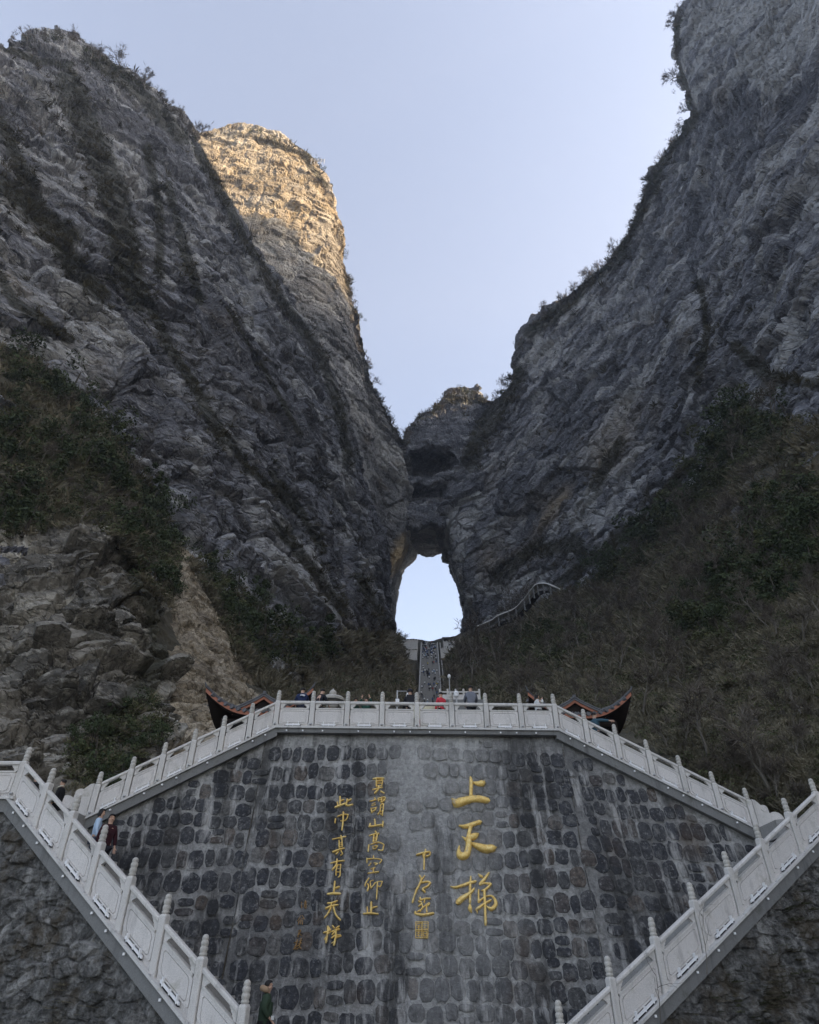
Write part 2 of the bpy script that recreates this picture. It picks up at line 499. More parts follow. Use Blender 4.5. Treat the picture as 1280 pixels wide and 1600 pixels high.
# ------------------------------------------------------------------ terrain
TONE = None
PATCHES = []     # (V, normals, px, py, w) of every big surface, for planting things on them

def net_rows(rows):
    return np.array([[P(*c) if not isinstance(c, tuple) or len(c) == 3 else np.array(c[:3], float) for c in r] for r in rows])

def W(x, y, z): return (x, y, z, 0)       # a control point given directly in metres

def terrain(name, rows, nr, nc, material, disp, back=True, veg=None, ochre=None, label=None, smooth=False, rlo=0, rhi=0, clo=0, chi=0):
    net = net_rows(rows)
    if back:
        r0 = net[0]
        out = r0[:, :2] / np.linalg.norm(r0[:, :2], axis=1, keepdims=True)
        b1 = r0.copy(); b1[:, :2] += out * 10; b1[:, 2] -= 3
        b2 = r0.copy(); b2[:, :2] += out * 45; b2[:, 2] -= 60
        net = np.concatenate([b2[None], b1[None], net])
    G = cr(cr(net, nr, 0, tpar(net.shape[0], nr, rlo + (2 if back else 0), rhi)), nc, 1, tpar(net.shape[1], nc, clo, chi))
    du = np.gradient(G, axis=1); dv = np.gradient(G, axis=0)
    n = np.cross(du, dv); n /= np.linalg.norm(n, axis=-1, keepdims=True) + 1e-9
    view = np.array((0, 0, CZ)) - G
    if (n * view).sum(-1).mean() < 0: n = -n
    px, py, w = proj(G)
    G2 = disp(G, n, px, py, w)
    px, py, w = proj(G2)
    idx = np.arange(nr * nc).reshape(nr, nc)
    Q = np.stack([idx[:-1, :-1], idx[:-1, 1:], idx[1:, 1:], idx[1:, :-1]], -1).reshape(-1, 4)
    V = G2.reshape(-1, 3)
    c = np.cross(V[Q[:, 1]] - V[Q[:, 0]], V[Q[:, 3]] - V[Q[:, 0]])
    if (c * (np.array((0, 0, CZ)) - V[Q[:, 0]])).sum() < 0: Q = Q[:, ::-1]
    me = np_mesh(name, V, Q, material, smooth)
    a = me.attributes.new('tone', 'FLOAT', 'POINT')
    a.data.foreach_set('value', np.ascontiguousarray(TONE if TONE is not None and TONE.shape == px.shape else np.full(px.shape, .5), np.float32).ravel())
    for nm, fn in (('veg', veg), ('ochre', ochre)):
        a = me.attributes.new(nm, 'FLOAT', 'POINT')
        val = fn(px, py, G2) if fn else np.zeros(px.shape)
        a.data.foreach_set('value', np.ascontiguousarray(val, np.float32).ravel())
    o = place(name, me)
    tag(o, label, None, None, 'structure')
    du = np.gradient(G2, axis=1); dv = np.gradient(G2, axis=0)
    nn = np.cross(du, dv); nn /= np.linalg.norm(nn, axis=-1, keepdims=True) + 1e-9
    nn = np.where(((nn * (np.array((0, 0, CZ)) - G2)).sum(-1) < 0)[..., None], -nn, nn)
    PATCHES.append((V, nn.reshape(-1, 3), px.ravel(), py.ravel(), w.ravel()))
    return o

def soft(A, n):
    for _ in range(n):
        B = np.pad(A, 1, mode='edge')
        A = (B[:-2, 1:-1] + 2 * B[1:-1, 1:-1] + B[2:, 1:-1]) / 4
        B = np.pad(A, 1, mode='edge')
        A = (B[1:-1, :-2] + 2 * B[1:-1, 1:-1] + B[1:-1, 2:]) / 4
    return A
def strata_frame(nrm):
    n = np.array(nrm, float); n /= np.linalg.norm(n)
    a = np.cross(n, (0, 1, 0)); a /= np.linalg.norm(a)
    return n, a, np.cross(n, a)

def rock_disp(scale, amp, nrm, seed, extra=None, stretch=(1.7, 1.5, .75), ledge=.6, wrp=.26, big=2.0, fine=.24, crack=1.0, calm=False):
    n0, a0, b0 = strata_frame(nrm)
    def f(G, n, px, py, w):
        Pn = G / scale
        warp = np.stack([fbm(Pn * .55 + 31 * k, 3, seed + 40 + k) for k in range(3)], -1) * wrp
        R = Pn + warp
        q = np.stack([R @ a0 / stretch[0], R @ b0 / stretch[1], R @ n0 / stretch[2]], -1)
        f0, t0, e0 = facet(q * .36, seed, 1.0, True); f1, t1, e1 = facet(q, seed + 100, 1.1, True); f2, t2, e2 = facet(q * 2.4, seed + 200, 1.2, True)
        crk = .9 * np.clip(1 - e0 / .035, 0, 1) + .75 * np.clip(1 - e1 / .075, 0, 1) * (t0 > .25) + .42 * np.clip(1 - e2 / .13, 0, 1) * (t1 > .35)
        f0, f1 = soft(f0, 3), soft(f1, 1)
        d = -crk * crack + big * f0 + 1.45 * f1 + .75 * f2 + fine * facet(q * 5.2, seed + 300, 1.2)
        global TONE
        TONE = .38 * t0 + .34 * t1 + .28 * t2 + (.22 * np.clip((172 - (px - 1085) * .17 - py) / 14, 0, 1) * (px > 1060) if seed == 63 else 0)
        d = d + .9 * fbm(Pn * .25, 3, seed + 60) + .12 * fbm(Pn * 6, 3, seed + 70)
        # bedding: thin ledges of uneven height
        s = R @ n0 * 1.1 + .35 * fbm(Pn * .8, 2, seed + 80)
        k = np.floor(s).astype(np.int64)
        led = hsh(k, k * 0, k * 0, seed + 90) - .5
        d = d + ledge * soft(led, 1)
        # steep joints and runnels
        jt = np.abs(fbm(np.stack([R[..., 0] * .9, R[..., 1] * .9, R[..., 2] * .16], -1), 3, seed + 95))
        d = d - .5 * np.clip(.16 - jt, 0, 1) / .16
        if extra is not None:
            d = d + extra(px, py, G) / amp
        d = d * (1 - .82 * np.exp(-((px - 672) / 66.0) ** 2 - ((py - 925) / 88.0) ** 2))
        return G + n * (d * amp)[..., None]
    return f

def seg_dist(px, py, pts):
    best = np.full(px.shape, 1e9)
    for (x0, y0), (x1, y1) in zip(pts[:-1], pts[1:]):
        dx, dy = x1 - x0, y1 - y0
        t = np.clip(((px - x0) * dx + (py - y0) * dy) / (dx * dx + dy * dy), 0, 1)
        best = np.minimum(best, np.hypot(px - x0 - t * dx, py - y0 - t * dy))
    return best

GULLIES = [  # (path in the picture, width) of the scrub-grown ledges and gullies
    ([(105, 130), (150, 230), (185, 330), (200, 420), (215, 470)], 34), ([(0, 190), (60, 320), (120, 420), (160, 460)], 22),
    ([(10, 75), (60, 95), (110, 100)], 10), ([(140, 85), (215, 140), (285, 215)], 20),
    ([(225, 455), (262, 540), (308, 610), (345, 690)], 13), ([(310, 235), (345, 300), (380, 370), (440, 470), (503, 560), (530, 640), (545, 725)], 13),
    ([(262, 290), (288, 390), (312, 470)], 13), ([(320, 640), (390, 735), (468, 800)], 12), ([(425, 740), (470, 800), (505, 860)], 10),
    ([(430, 820), (490, 890), (540, 960)], 14), ([(0, 280), (50, 330), (110, 370)], 26), ([(230, 230), (250, 330), (250, 430)], 12),
    ([(0, 430), (20, 470), (110, 530)], 12), ([(355, 480), (420, 590), (470, 680)], 6),
    ([(568, 530), (582, 590), (612, 645), (632, 692)], 10), ([(540, 400), (556, 480), (570, 540)], 5),
    ([(1085, 180), (1040, 240), (1000, 330), (965, 405), (880, 480), (828, 520)], 15), ([(810, 585), (775, 640), (745, 690), (735, 720)], 20),
    ([(1095, 440), (1105, 520), (1090, 600)], 9), ([(1150, 540), (1200, 590), (1280, 600)], 14), ([(930, 760), (970, 690)], 14),
    ([(780, 900), (830, 860), (900, 850)], 20), ([(640, 650), (690, 625), (760, 625)], 9), ([(400, 215), (470, 240), (510, 290)], 6),
    ([(560, 900), (590, 960), (610, 985)], 12), ([(1060, 0), (1058, 90), (1080, 160)], 6), ([(860, 920), (920, 880), (1000, 820), (1080, 720)], 14),
]
def veg_cliff(px, py, G):
    v = np.zeros(px.shape)
    for pts, wd in GULLIES:
        v = np.maximum(v, np.clip(1.15 - seg_dist(px, py, pts) / wd, 0, 1))
    return v + .28 * fbm(G * .05, 3, 5)

NL = (-.45, .25, .85)
L_ROWS = [
 [(-260,150,50),(-60,80,75),(40,60,95),(100,52,108),(190,112,122),(262,165,138),(302,215,155),(345,300,175),(420,430,203),(490,540,233),(545,680,262),(585,800,288),(606,900,299)],
 [(-260,280,46),(-60,250,68),(40,240,85),(115,230,96),(200,270,110),(275,310,125),(330,350,141),(390,420,161),(455,530,190),(515,620,220),(562,740,252),(593,850,283),(609,930,296)],
 [(-260,420,42),(-60,420,62),(40,400,77),(120,390,88),(200,410,101),(275,440,115),(345,470,131),(410,540,150),(475,630,178),(530,700,208),(570,810,242),(598,900,278),(612,955,293)],
 [(-260,560,39),(-60,560,57),(40,540,70),(120,530,81),(195,540,93),(268,570,106),(345,600,120),(415,660,139),(482,740,165),(535,800,195),(575,880,232),(601,950,272),(614,975,289)],
 [(-260,680,36),(-60,680,53),(40,660,65),(115,650,75),(190,660,87),(262,690,98),(338,720,111),(410,780,128),(480,850,150),(535,900,180),(575,950,218),(605,990,264),(618,1000,284)],
 [(-260,820,33),(-60,800,50),(40,780,60),(110,770,70),(185,780,80),(255,800,90),(330,840,102),(405,890,116),(470,950,135),(530,990,162),(572,1020,200),(608,1040,250),(624,1040,275)],
 [(-260,1000,30),(-60,960,46),(40,940,55),(110,930,64),(185,940,71),(255,960,79),(330,1000,88),(405,1050,98),(470,1090,112),(530,1090,140),(572,1090,180),(606,1090,230),(622,1090,260)],
]
def caves_l(px, py, G):
    d = 0
    for x, y, r, k in ((205, 660, 18, 3), (332, 530, 12, 4), (450, 560, 14, 3), (210, 310, 10, 3)):
        d = d - k * np.exp(-((px - x) ** 2 + ((py - y) * 1.5) ** 2) / (r * r))
    return d
terrain('left_cliff', L_ROWS, 580, 640, M['cliff'], rock_disp(13.0, 2.4, NL, 3, caves_l), veg=veg_cliff, rhi=1, clo=1)

B_ROWS = [
 [(180,245,212),(260,222,207),(305,213,205),(340,206,208),(400,200,212),(455,224,218),(500,256,226),(522,310,234),(540,410,246),(562,510,258),(575,590,270),(605,645,288),(632,692,306),(645,700,372)],
 [(180,380,212),(265,350,207),(330,330,205),(365,310,208),(415,300,212),(465,320,219),(508,345,228),(530,400,238),(548,480,252),(570,570,266),(588,640,280),(614,690,294),(636,730,308),(648,740,371)],
 [(200,560,214),(300,520,209),(370,480,207),(410,450,211),(450,430,216),(490,440,224),(525,455,235),(545,490,247),(561,560,262),(582,630,276),(602,690,288),(622,740,300),(640,790,309),(652,800,370)],
 [(260,720,220),(350,670,214),(420,620,212),(460,590,218),(495,570,226),(525,570,236),(550,570,247),(566,590,260),(580,640,274),(598,700,286),(615,760,296),(629,795,303),(636,840,308),(654,866,369)],
 [(330,860,230),(410,810,224),(480,760,222),(510,730,230),(535,710,242),(555,700,252),(574,690,264),(586,720,276),(596,770,287),(606,810,295),(612,850,300),(614,885,303),(612,915,305),(626,908,366)],
 [(420,960,246),(490,920,240),(540,880,240),(555,860,250),(570,850,262),(583,850,272),(592,860,282),(596,885,288),(597,910,291),(599,930,293),(600,950,296),(602,975,298),(600,1000,300),(616,1000,362)],
]
def ochre_sun_b(px, py, G):
    top = np.clip((470 - py + (px - 400) * .35) / 150, 0, 1) * np.clip((px - 280) / 30, 0, 1) * .8  # golden sunlight on the upper face, put into the rock colour
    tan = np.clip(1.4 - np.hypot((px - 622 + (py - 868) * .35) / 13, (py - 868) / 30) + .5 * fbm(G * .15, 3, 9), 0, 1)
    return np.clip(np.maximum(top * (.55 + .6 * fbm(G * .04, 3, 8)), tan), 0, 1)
terrain('sunlit_peak', B_ROWS, 470, 420, M['peak'], rock_disp(13.0, 1.7, (-.3, .3, .9), 23, crack=.55), veg=veg_cliff, ochre=ochre_sun_b)

def gate_rows():
    xs = [612, 628, 640, 655, 672, 690, 704, 720, 745, 772, 800]
    ridge = [(612,735),(628,698),(640,668),(655,652),(672,642),(692,622),(708,607),(725,604),(748,611),(770,630),(800,600)]
    inner = [0, 0, .75, 1, 1, .9, .35, 0, 0, 0, 0]
    spec = [(None, 318, 318), (.5, 313, 313), (697, 309, 309), (703, 310, 326), (722, 311, 333), (741, 312, 331), (748, 312, 313),
            (757, 312, 312), (763, 312, 323), (780, 312, 321), (788, 312, 312), (820, 311, 310), (846, 320, 342), (867, 330, 371), (840, 345, 378)]
    rows = []
    for y, Yo, Yi in spec:
        r = []
        for (x, ry), k in zip(ridge, inner):
            yy = ry if y is None else (ry + 697) / 2 if y == .5 else y
            if y is not None and y != .5:
                yy = yy - .10 * (x - 672) * (1 if y < 800 else .25) + ((x - 668) / 30.0) ** 2 * (7 if y < 720 else -6 if y < 760 else 5 if y < 785 else 2) * (abs(x - 668) < 60) + 3.5 * math.sin(x * .19 + y * .05)
                yy = max(yy, ry + 6) - (14 if y > 800 and x > 696 else 0)
            r.append((x, yy, Yo + (Yi - Yo) * k))
        rows.append(r)
    return rows
terrain('natural_arch', gate_rows(), 320, 200, M['cliff_dark'], rock_disp(9.0, 1.5, (-.1, .1, 1), 43), veg=veg_cliff)

R_ROWS = [[] for _ in range(7)]
R_COLS = [
 [(722,640,374),(706,740,372),(699,828,369),(700,882,367),(717,930,366),(726,965,364),(727,1010,362)],
 [(738,612,322),(708,740,313),(691,805,309),(705,860,308),(727,920,307),(743,970,305),(750,1015,303)],
 [(768,630,306),(765,720,302),(762,800,299),(768,860,297),(775,915,295),(782,965,292),(790,1015,288)],
 [(800,592,292),(800,690,288),(803,780,285),(810,850,282),(818,905,278),(825,950,274),(832,1000,268)],
 [(822,514,278),(838,640,272),(848,750,268),(858,830,264),(865,890,260),(870,940,255),(875,990,248)],
 [(892,465,255),(902,590,248),(910,710,243),(918,800,236),(925,870,228),(930,920,222),(935,980,212)],
 [(965,398,230),(975,540,222),(985,670,214),(990,770,205),(993,840,198),(997,900,190),(1000,960,180)],
 [(1022,275,200),(1040,440,192),(1050,590,183),(1055,700,173),(1060,780,165),(1060,850,157),(1060,920,148)],
 [(1084,172,172),(1100,360,162),(1110,520,152),(1115,640,142),(1120,720,134),(1120,790,127),(1120,860,120)],
 [(1058,34,143),(1140,280,138),(1168,460,128),(1180,590,120),(1185,670,113),(1185,740,107),(1185,800,100)],
 [W(203,118,515),(1190,170,119),(1228,380,108),(1245,530,100),(1250,620,95),(1250,690,90),(1250,760,85)],  # first points from here on: unseen ridge, heights shaped for the sun's shadow
 [W(228,84,505),(1262,60,98),(1300,300,90),(1310,470,84),(1315,580,79),(1315,660,75),(1315,740,70)],
 [W(226,20,565),W(205,20,410),W(180,20,280),W(160,20,180),W(145,20,120),W(130,20,80),W(115,20,40)],  # unseen extension of the cliff, added to shade foreground and left cliff
 [W(236,-130,700),W(205,-120,400),W(180,-120,280),W(160,-120,180),W(145,-120,120),W(130,-120,80),W(115,-120,40)],
]
R_ROWS = [[c[r] for c in R_COLS] for r in range(7)]
def bulge_r(px, py, G):
    line = 172 - (px - 1085) * .17
    up = np.clip((line - py) / 10, 0, 1) * np.clip((px - 1075) / 20, 0, 1) * (G[..., 1] > 60)
    d = 3.5 * up
    for x, y, r, k in ((1060, 245, 14, 4), (1090, 450, 22, 5), (1100, 500, 14, 4), (1010, 495, 12, 3), (940, 740, 14, 3)):
        d = d - k * np.exp(-((px - x) ** 2 + ((py - y) * 1.6) ** 2) / (r * r))
    return d
def och_r(px, py, G):
    a = np.clip(1.1 - seg_dist(px, py, [(780, 880), (850, 810), (960, 700), (1000, 640)]) / 45, 0, 1)
    return np.clip(a * (.35 + .7 * fbm(G * .05, 3, 77)), 0, .7)
terrain('right_cliff', R_ROWS, 580, 740, M['cliff_dark'], rock_disp(13.0, 2.4, (-.55, .1, .8), 63, bulge_r), veg=veg_cliff, ochre=och_r, rhi=1, chi=2)

def soil_disp(scale, amp, seed):
    def f(G, n, px, py, w):
        d = fbm(G / scale, 5, seed, .55) + .35 * facet(G / scale * 1.7, seed + 5)
        return G + n * (d * amp)[..., None]
    return f
E_ROWS = [
 [(700,1000,312),(742,985,303),(800,972,288),(865,922,270),(960,893,224),(1030,830,187),(1105,745,152),(1170,655,129),(1240,640,106),(1340,620,80),W(140,10,110),W(140,-60,110)],
 [(697,1020,280),(742,1010,262),(803,1000,240),(870,965,215),(965,945,175),(1040,900,142),(1110,840,118),(1175,780,98),(1250,760,82),(1350,760,66),W(110,10,70),W(110,-60,70)],
 [(694,1045,240),(742,1040,215),(806,1035,185),(875,1015,158),(970,1005,125),(1045,975,103),(1115,935,88),(1180,895,76),(1260,880,65),(1370,880,54),W(85,10,45),W(85,-60,45)],
 [(692,1075,190),(742,1072,160),(808,1070,132),(880,1065,108),(975,1065,84),(1050,1050,72),(1120,1030,63),(1190,1005,56),(1270,1000,49),(1390,1010,42),W(62,10,26),W(62,-60,26)],
 [(690,1105,140),(742,1105,110),(810,1108,84),(885,1115,66),(980,1130,54),(1055,1130,48),(1125,1120,44),(1200,1110,41),(1280,1110,37),(1410,1130,33),W(44,10,14),W(44,-60,14)],
 [(690,1140,95),(742,1140,70),(812,1150,50),(890,1170,42),(985,1200,37),(1060,1215,34),(1130,1220,32.5),(1210,1230,31),(1290,1240,29.5),(1430,1260,28),W(33,10,5),W(33,-60,5)],
 [(690,1180,60),(745,1180,45),(815,1200,38),(892,1240,35),(990,1280,33.5),(1065,1310,32),(1135,1335,31),(1215,1360,30),(1300,1380,29),(1450,1410,28),W(26,10,-3),W(26,-60,-3)],
]
def rocks_e(px, py, G):
    a = np.clip(1.2 - seg_dist(px, py, [(1120, 880), (1150, 800), (1200, 760)]) / 26, 0, 1)
    b = np.clip(1.2 - np.hypot(px - 1200, (py - 990) * .8) / 18, 0, 1) + np.clip(1.2 - np.hypot(px - 1215, py - 1060) / 14, 0, 1)
    return np.clip((a + b) * (.7 + 1.4 * fbm(G * .2, 3, 4)), 0, 1)
terrain('right_hillside', E_ROWS, 260, 330, M['soil'], soil_disp(9.0, 1.6, 83), ochre=rocks_e)

F_ROWS = [
 [(-250,380,66),(-80,480,70),(20,545,74),(100,595,79),(180,680,88),(250,770,98),(310,860,110),(390,955,135),(460,985,170),(540,985,225),(595,985,285),(640,1005,315)],
 [(-250,540,53),(-80,600,57),(20,660,61),(100,700,67),(180,770,76),(250,850,86),(315,930,98),(395,1010,118),(462,1030,145),(542,1030,190),(605,1030,240),(648,1030,270)],
 [(-250,720,48),(-80,740,52),(20,780,55),(100,790,60),(180,830,66),(255,920,74),(320,1000,84),(400,1050,98),(465,1065,118),(545,1070,150),(610,1070,190),(650,1065,215)],
 [(-250,860,44),(-80,850,47),(20,860,50),(100,855,54),(185,900,58),(260,1000,63),(330,1060,70),(405,1090,80),(470,1100,92),(550,1105,112),(612,1105,140),(651,1100,165)],
 [(-250,1020,40),(-80,1000,43),(20,1000,45),(100,1000,48),(190,1030,51),(265,1090,54),(335,1120,58),(410,1140,62),(475,1145,68),(552,1145,80),(615,1145,95),(652,1140,110)],
 [(-250,1260,34),(-80,1250,36),(20,1235,38),(100,1220,40),(195,1205,42),(270,1195,44),(340,1195,46),(415,1195,48),(480,1195,50),(553,1195,55),(618,1195,60),(653,1195,65)],
]
terrain('left_hillside', F_ROWS, 230, 300, M['soil'], soil_disp(8.0, 1.4, 93))
G_ROWS = [
 [(-160,850,44),(-80,845,46.5),(0,852,48),(60,838,50),(130,812,54),(190,842,56),(230,900,58),(262,960,60)],
 [(-160,930,40),(-80,920,42),(0,920,43.5),(60,915,45),(135,905,48),(200,930,51),(240,985,54),(268,1030,56)],
 [(-160,1020,37),(-80,1020,39),(0,1015,40.5),(65,1015,42),(140,1010,44.5),(205,1030,47),(245,1070,49.5),(272,1090,51)],
 [(-160,1120,35),(-80,1120,36.5),(0,1115,38),(70,1115,39),(145,1110,41),(208,1120,43),(250,1140,45.5),(276,1150,47)],
 [(-160,1230,33),(-80,1230,34),(0,1225,35),(70,1220,36),(150,1210,38),(212,1210,40),(252,1210,41.5),(280,1210,43)],
 [(-160,1330,31),(-80,1330,32),(0,1330,33),(70,1325,34),(150,1310,36),(214,1300,38),(255,1290,39),(282,1280,40)],
]
def veg_g(px, py, G):
    v = np.clip(1.1 - seg_dist(px, py, [(200, 860), (235, 930), (255, 1000), (235, 1060), (150, 1180)]) / 30, 0, 1)
    return v + .3 * fbm(G * .25, 3, 15)
terrain('rock_outcrop', G_ROWS, 330, 330, M['outcrop'], rock_disp(4.6, 1.25, (-.78, .2, .6), 113, stretch=(1.4, 1.5, .75), ledge=1.3, wrp=.14, fine=.12), veg=veg_g)
T_ROWS = [
 [(250,858,80),(285,868,78),(305,905,79),(335,950,82),(365,1000,86),(392,1040,90),(430,1062,93)],
 [(250,950,70),(285,950,70),(312,980,72),(340,1015,74),(368,1050,77),(395,1075,80),(432,1090,82)],
 [(250,1040,58),(285,1040,58),(315,1055,60),(343,1075,62),(370,1095,64),(398,1110,66),(434,1115,68)],
 [(250,1130,49),(288,1130,50),(318,1132,51),(345,1138,52),(372,1145,53),(400,1150,54),(436,1150,56)],
 [(250,1230,44),(290,1225,44),(320,1220,45),(345,1220,46),(375,1220,46),(402,1220,47),(438,1220,48)],
]
terrain('tan_rock_face', T_ROWS, 240, 170, M['tan'], rock_disp(3.4, .5, (-.5, .2, .8), 133),
        veg=lambda px, py, G: np.clip((px - 385) / 45, 0, .7) + .2 * fbm(G * .3, 3, 3))

ground = MB(); ground.add([(-480,-260,0),(480,-260,0),(480,520,0),(-480,520,0)], [(0,1,2,3)])
tag(ground.build('ground', M['paving']), None, None, None, 'structure')

# the thin air between the camera and the far cliffs
HAZE = 0.00022
hz = bpy.data.materials.new('haze_air'); hz.use_nodes = True
hz.node_tree.nodes.clear()
_v = hz.node_tree.nodes.new('ShaderNodeVolumePrincipled'); _o = hz.node_tree.nodes.new('ShaderNodeOutputMaterial')
_v.inputs['Density'].default_value = HAZE; _v.inputs['Color'].default_value = (.86, .90, 1.0, 1); _v.inputs['Anisotropy'].default_value = .2
hz.node_tree.links.new(_v.outputs[0], _o.inputs['Volume'])
hb = MB(); hb.box((-490, -270, -1.5), (490, 530, 760))
if HAZE: tag(hb.build('haze', hz), "thin pale haze filling the valley", None, None, 'stuff')

# visibility map: nearest terrain vertex for every 2 px cell
CW, CH = 700, 820
ZIDX = np.full((CH, CW), -1, np.int64)
ALLV = np.concatenate([p[0] for p in PATCHES]); ALLN = np.concatenate([p[1] for p in PATCHES])
_px = np.concatenate([p[2] for p in PATCHES]); _py = np.concatenate([p[3] for p in PATCHES]); ALLW = np.concatenate([p[4] for p in PATCHES])
_cx, _cy = np.floor((_px + 60) / 2).astype(int), np.floor((_py + 20) / 2).astype(int)
_ok = (_cx >= 0) & (_cx < CW) & (_cy >= 0) & (_cy < CH) & (ALLW > 5)
_ids = np.nonzero(_ok)[0]
_ids = _ids[np.argsort(-ALLW[_ids])]
ZIDX[_cy[_ids], _cx[_ids]] = _ids
def surf(px, py):
    cx, cy = int((px + 60) // 2), int((py + 20) // 2)
    for r in range(0, 5):
        x0, y0 = max(cx - r, 0), max(cy - r, 0)
        sub = ZIDX[y0:cy + r + 1, x0:cx + r + 1]
        s = sub[sub >= 0]
        if len(s):
            k = s[np.argmin(ALLW[s])]
            return ALLV[k], ALLN[k], ALLW[k]
    return None

# ------------------------------------------------------------------ stone wall in three facets
def at_Z(v, w):  # helper kept simple: camera-relative height to world
    return v
A_ = P(430, 1137, 24.60)                      # platform edge, left and right corner of the coping
B_ = P(871, 1141, 24.95)
TOPZ = (A_[2] + B_[2]) / 2
A_[2] = B_[2] = TOPZ
UL = P(140, 1276, 23.26)                      # foot of the upper flights
UR = P(1182, 1297, 25.46)
LC, RC = P(20, 1247, 20.07), P(1292, 1290, 22.9)      # heads of the lower flights
LE = np.array((-3.50, 17.15, .22)); RE = np.array((3.47, 18.85, -.14))
BAT = .2
SXL, SXR = -5.46, 5.85
def lin_plane(p, q):
    """Y = a + b X + BAT Z through p and q"""
    b = ((q[1] - BAT * q[2]) - (p[1] - BAT * p[2])) / (q[0] - p[0])
    return p[1] - BAT * p[2] - b * p[0], b
PC = lin_plane(A_ + (0, .12, -.15), B_ + (0, .12, -.15))
sl = np.array((SXL, PC[0] + PC[1] * SXL + BAT * TOPZ, TOPZ)); sr = np.array((SXR, PC[0] + PC[1] * SXR + BAT * TOPZ, TOPZ))
PL = lin_plane(sl, UL + (0, .12, -.2)); PR = lin_plane(sr, UR + (0, .12, -.2))
def wall_Y(pl, x, z): return pl[0] + pl[1] * x + BAT * z
def on_wall(pl, px, py):
    d = ray(px, py); o = np.array((0, 0, CZ))
    t = (pl[0] + BAT * o[2]) / (d[1] - pl[1] * d[0] - BAT * d[2])
    return o + d * t
def wall_frame(pl):
    n = np.array((pl[1], -1.0, BAT)); n /= np.linalg.norm(n)          # towards the viewer
    r = np.array((1.0, pl[1], 0)); r /= np.linalg.norm(r)
    return n, r, np.cross(n, r) * -1 if np.cross(n, r)[2] < 0 else np.cross(n, r)

UNDER = .34        # the coping and string course hang this far below the rail's foot line
def top_left(x):  return A_[2] + (UL[2] - A_[2]) * np.clip((A_[0] - x) / (A_[0] - UL[0]), 0, 1.25) - UNDER * .5
def top_right(x): return B_[2] + (UR[2] - B_[2]) * np.clip((x - B_[0]) / (UR[0] - B_[0]), 0, 1.25) - UNDER * .5
def wall_sheet(name, pl, x0, x1, topf, label, cat):
    nx, nz = int(abs(x1 - x0) / .09) + 2, 115
    X = np.linspace(x0, x1, nx); T = np.linspace(0, 1, nz)
    XX = np.repeat(X[None], nz, 0); tz = topf(XX); ZZ = -.3 + (tz + .3) * T[:, None]
    n, r, u = wall_frame(pl)
    G = np.stack([XX, wall_Y(pl, XX, ZZ), ZZ], -1)
    d = .035 * fbm(G * .9, 3, 7) + .022 * fbm(G * 4.0, 3, 9)
    G = G + n * d[..., None]
    V = G.reshape(-1, 3); idx = np.arange(nx * nz).reshape(nz, nx)
    Q = np.stack([idx[:-1, :-1], idx[:-1, 1:], idx[1:, 1:], idx[1:, :-1]], -1).reshape(-1, 4)
    # thickness: rim pushed back
    rim = np.concatenate([idx[0, :], idx[1:, -1], idx[-1, -2::-1], idx[-2:0:-1, 0]])
    bk = V[rim] + np.array((0, 1.6, 0)); k = len(rim)
    off = len(V); a = np.arange(k); b = (a + 1) % k
    Q2 = np.stack([rim[a], off + a, off + b, rim[b]], -1)
    V = np.concatenate([V, bk]); Q = np.concatenate([Q, Q2])
    o = place(name, np_mesh(name, V, Q, M['mortar']))
    return tag(o, label, cat)
wc = wall_sheet('retaining_wall', PC, SXL, SXR, lambda x: np.full_like(x, TOPZ - .16), "broad central face of the grey stone wall carrying the gold inscription", "stone wall")
wl = wall_sheet('retaining_wall', PL, SXL - .012, -12.6, top_left, "left wing of the grey stone wall under the left upper stair, with dark stones in pale joints", "stone wall")
wr = wall_sheet('retaining_wall', PR, SXR + .012, 14.6, top_right, "right wing of the grey stone wall under the right upper stair, streaked with damp", "stone wall")

# stones: a few rounded shapes, shared
def stone_mesh(seed):
    r = np.random.default_rng(seed); n = 12; k = r.uniform(3.5, 8.0)
    prof = [(1.10, -.6), (1.08, .30), (1.01, .32), (.985, .02), (.97, .55), (.90, .88), (.66, 1.0)]
    V, Fc = [], []
    ph = r.uniform(-.13, .06, n)
    for sc, h in prof:
        for i in range(n):
            a = 2 * math.pi * i / n
            c, s_ = math.cos(a), math.sin(a)
            q = (abs(c) ** k + abs(s_) ** k) ** (-1 / k) * (1 + ph[i])
            V.append((.5 * c * q * sc, .5 * s_ * q * sc, h + r.uniform(-.16, .16) * (h > .5)))
    for j in range(len(prof) - 1):
        for i in range(n):
            Fc.append((j*n+i, j*n+(i+1) % n, (j+1)*n+(i+1) % n, (j+1)*n+i))
    V.append((r.uniform(-.1, .1), r.uniform(-.1, .1), 1.05))
    for i in range(n): Fc.append(((len(prof)-1)*n+i, (len(prof)-1)*n+(i+1) % n, len(V)-1))
    me = bpy.data.meshes.new('stone'); me.from_pydata(V, [], Fc); me.materials.append(M['stone']); me.materials.append(M['fillet'])
    me.polygons.foreach_set('material_index', np.array([1 if i < 3 * n else 0 for i in range(len(me.polygons))], np.int32))
    me.polygons.foreach_set('use_smooth', np.array([True] * len(me.polygons)))
    me.update(); return me
STONES = [stone_mesh(100 + i) for i in range(14)]
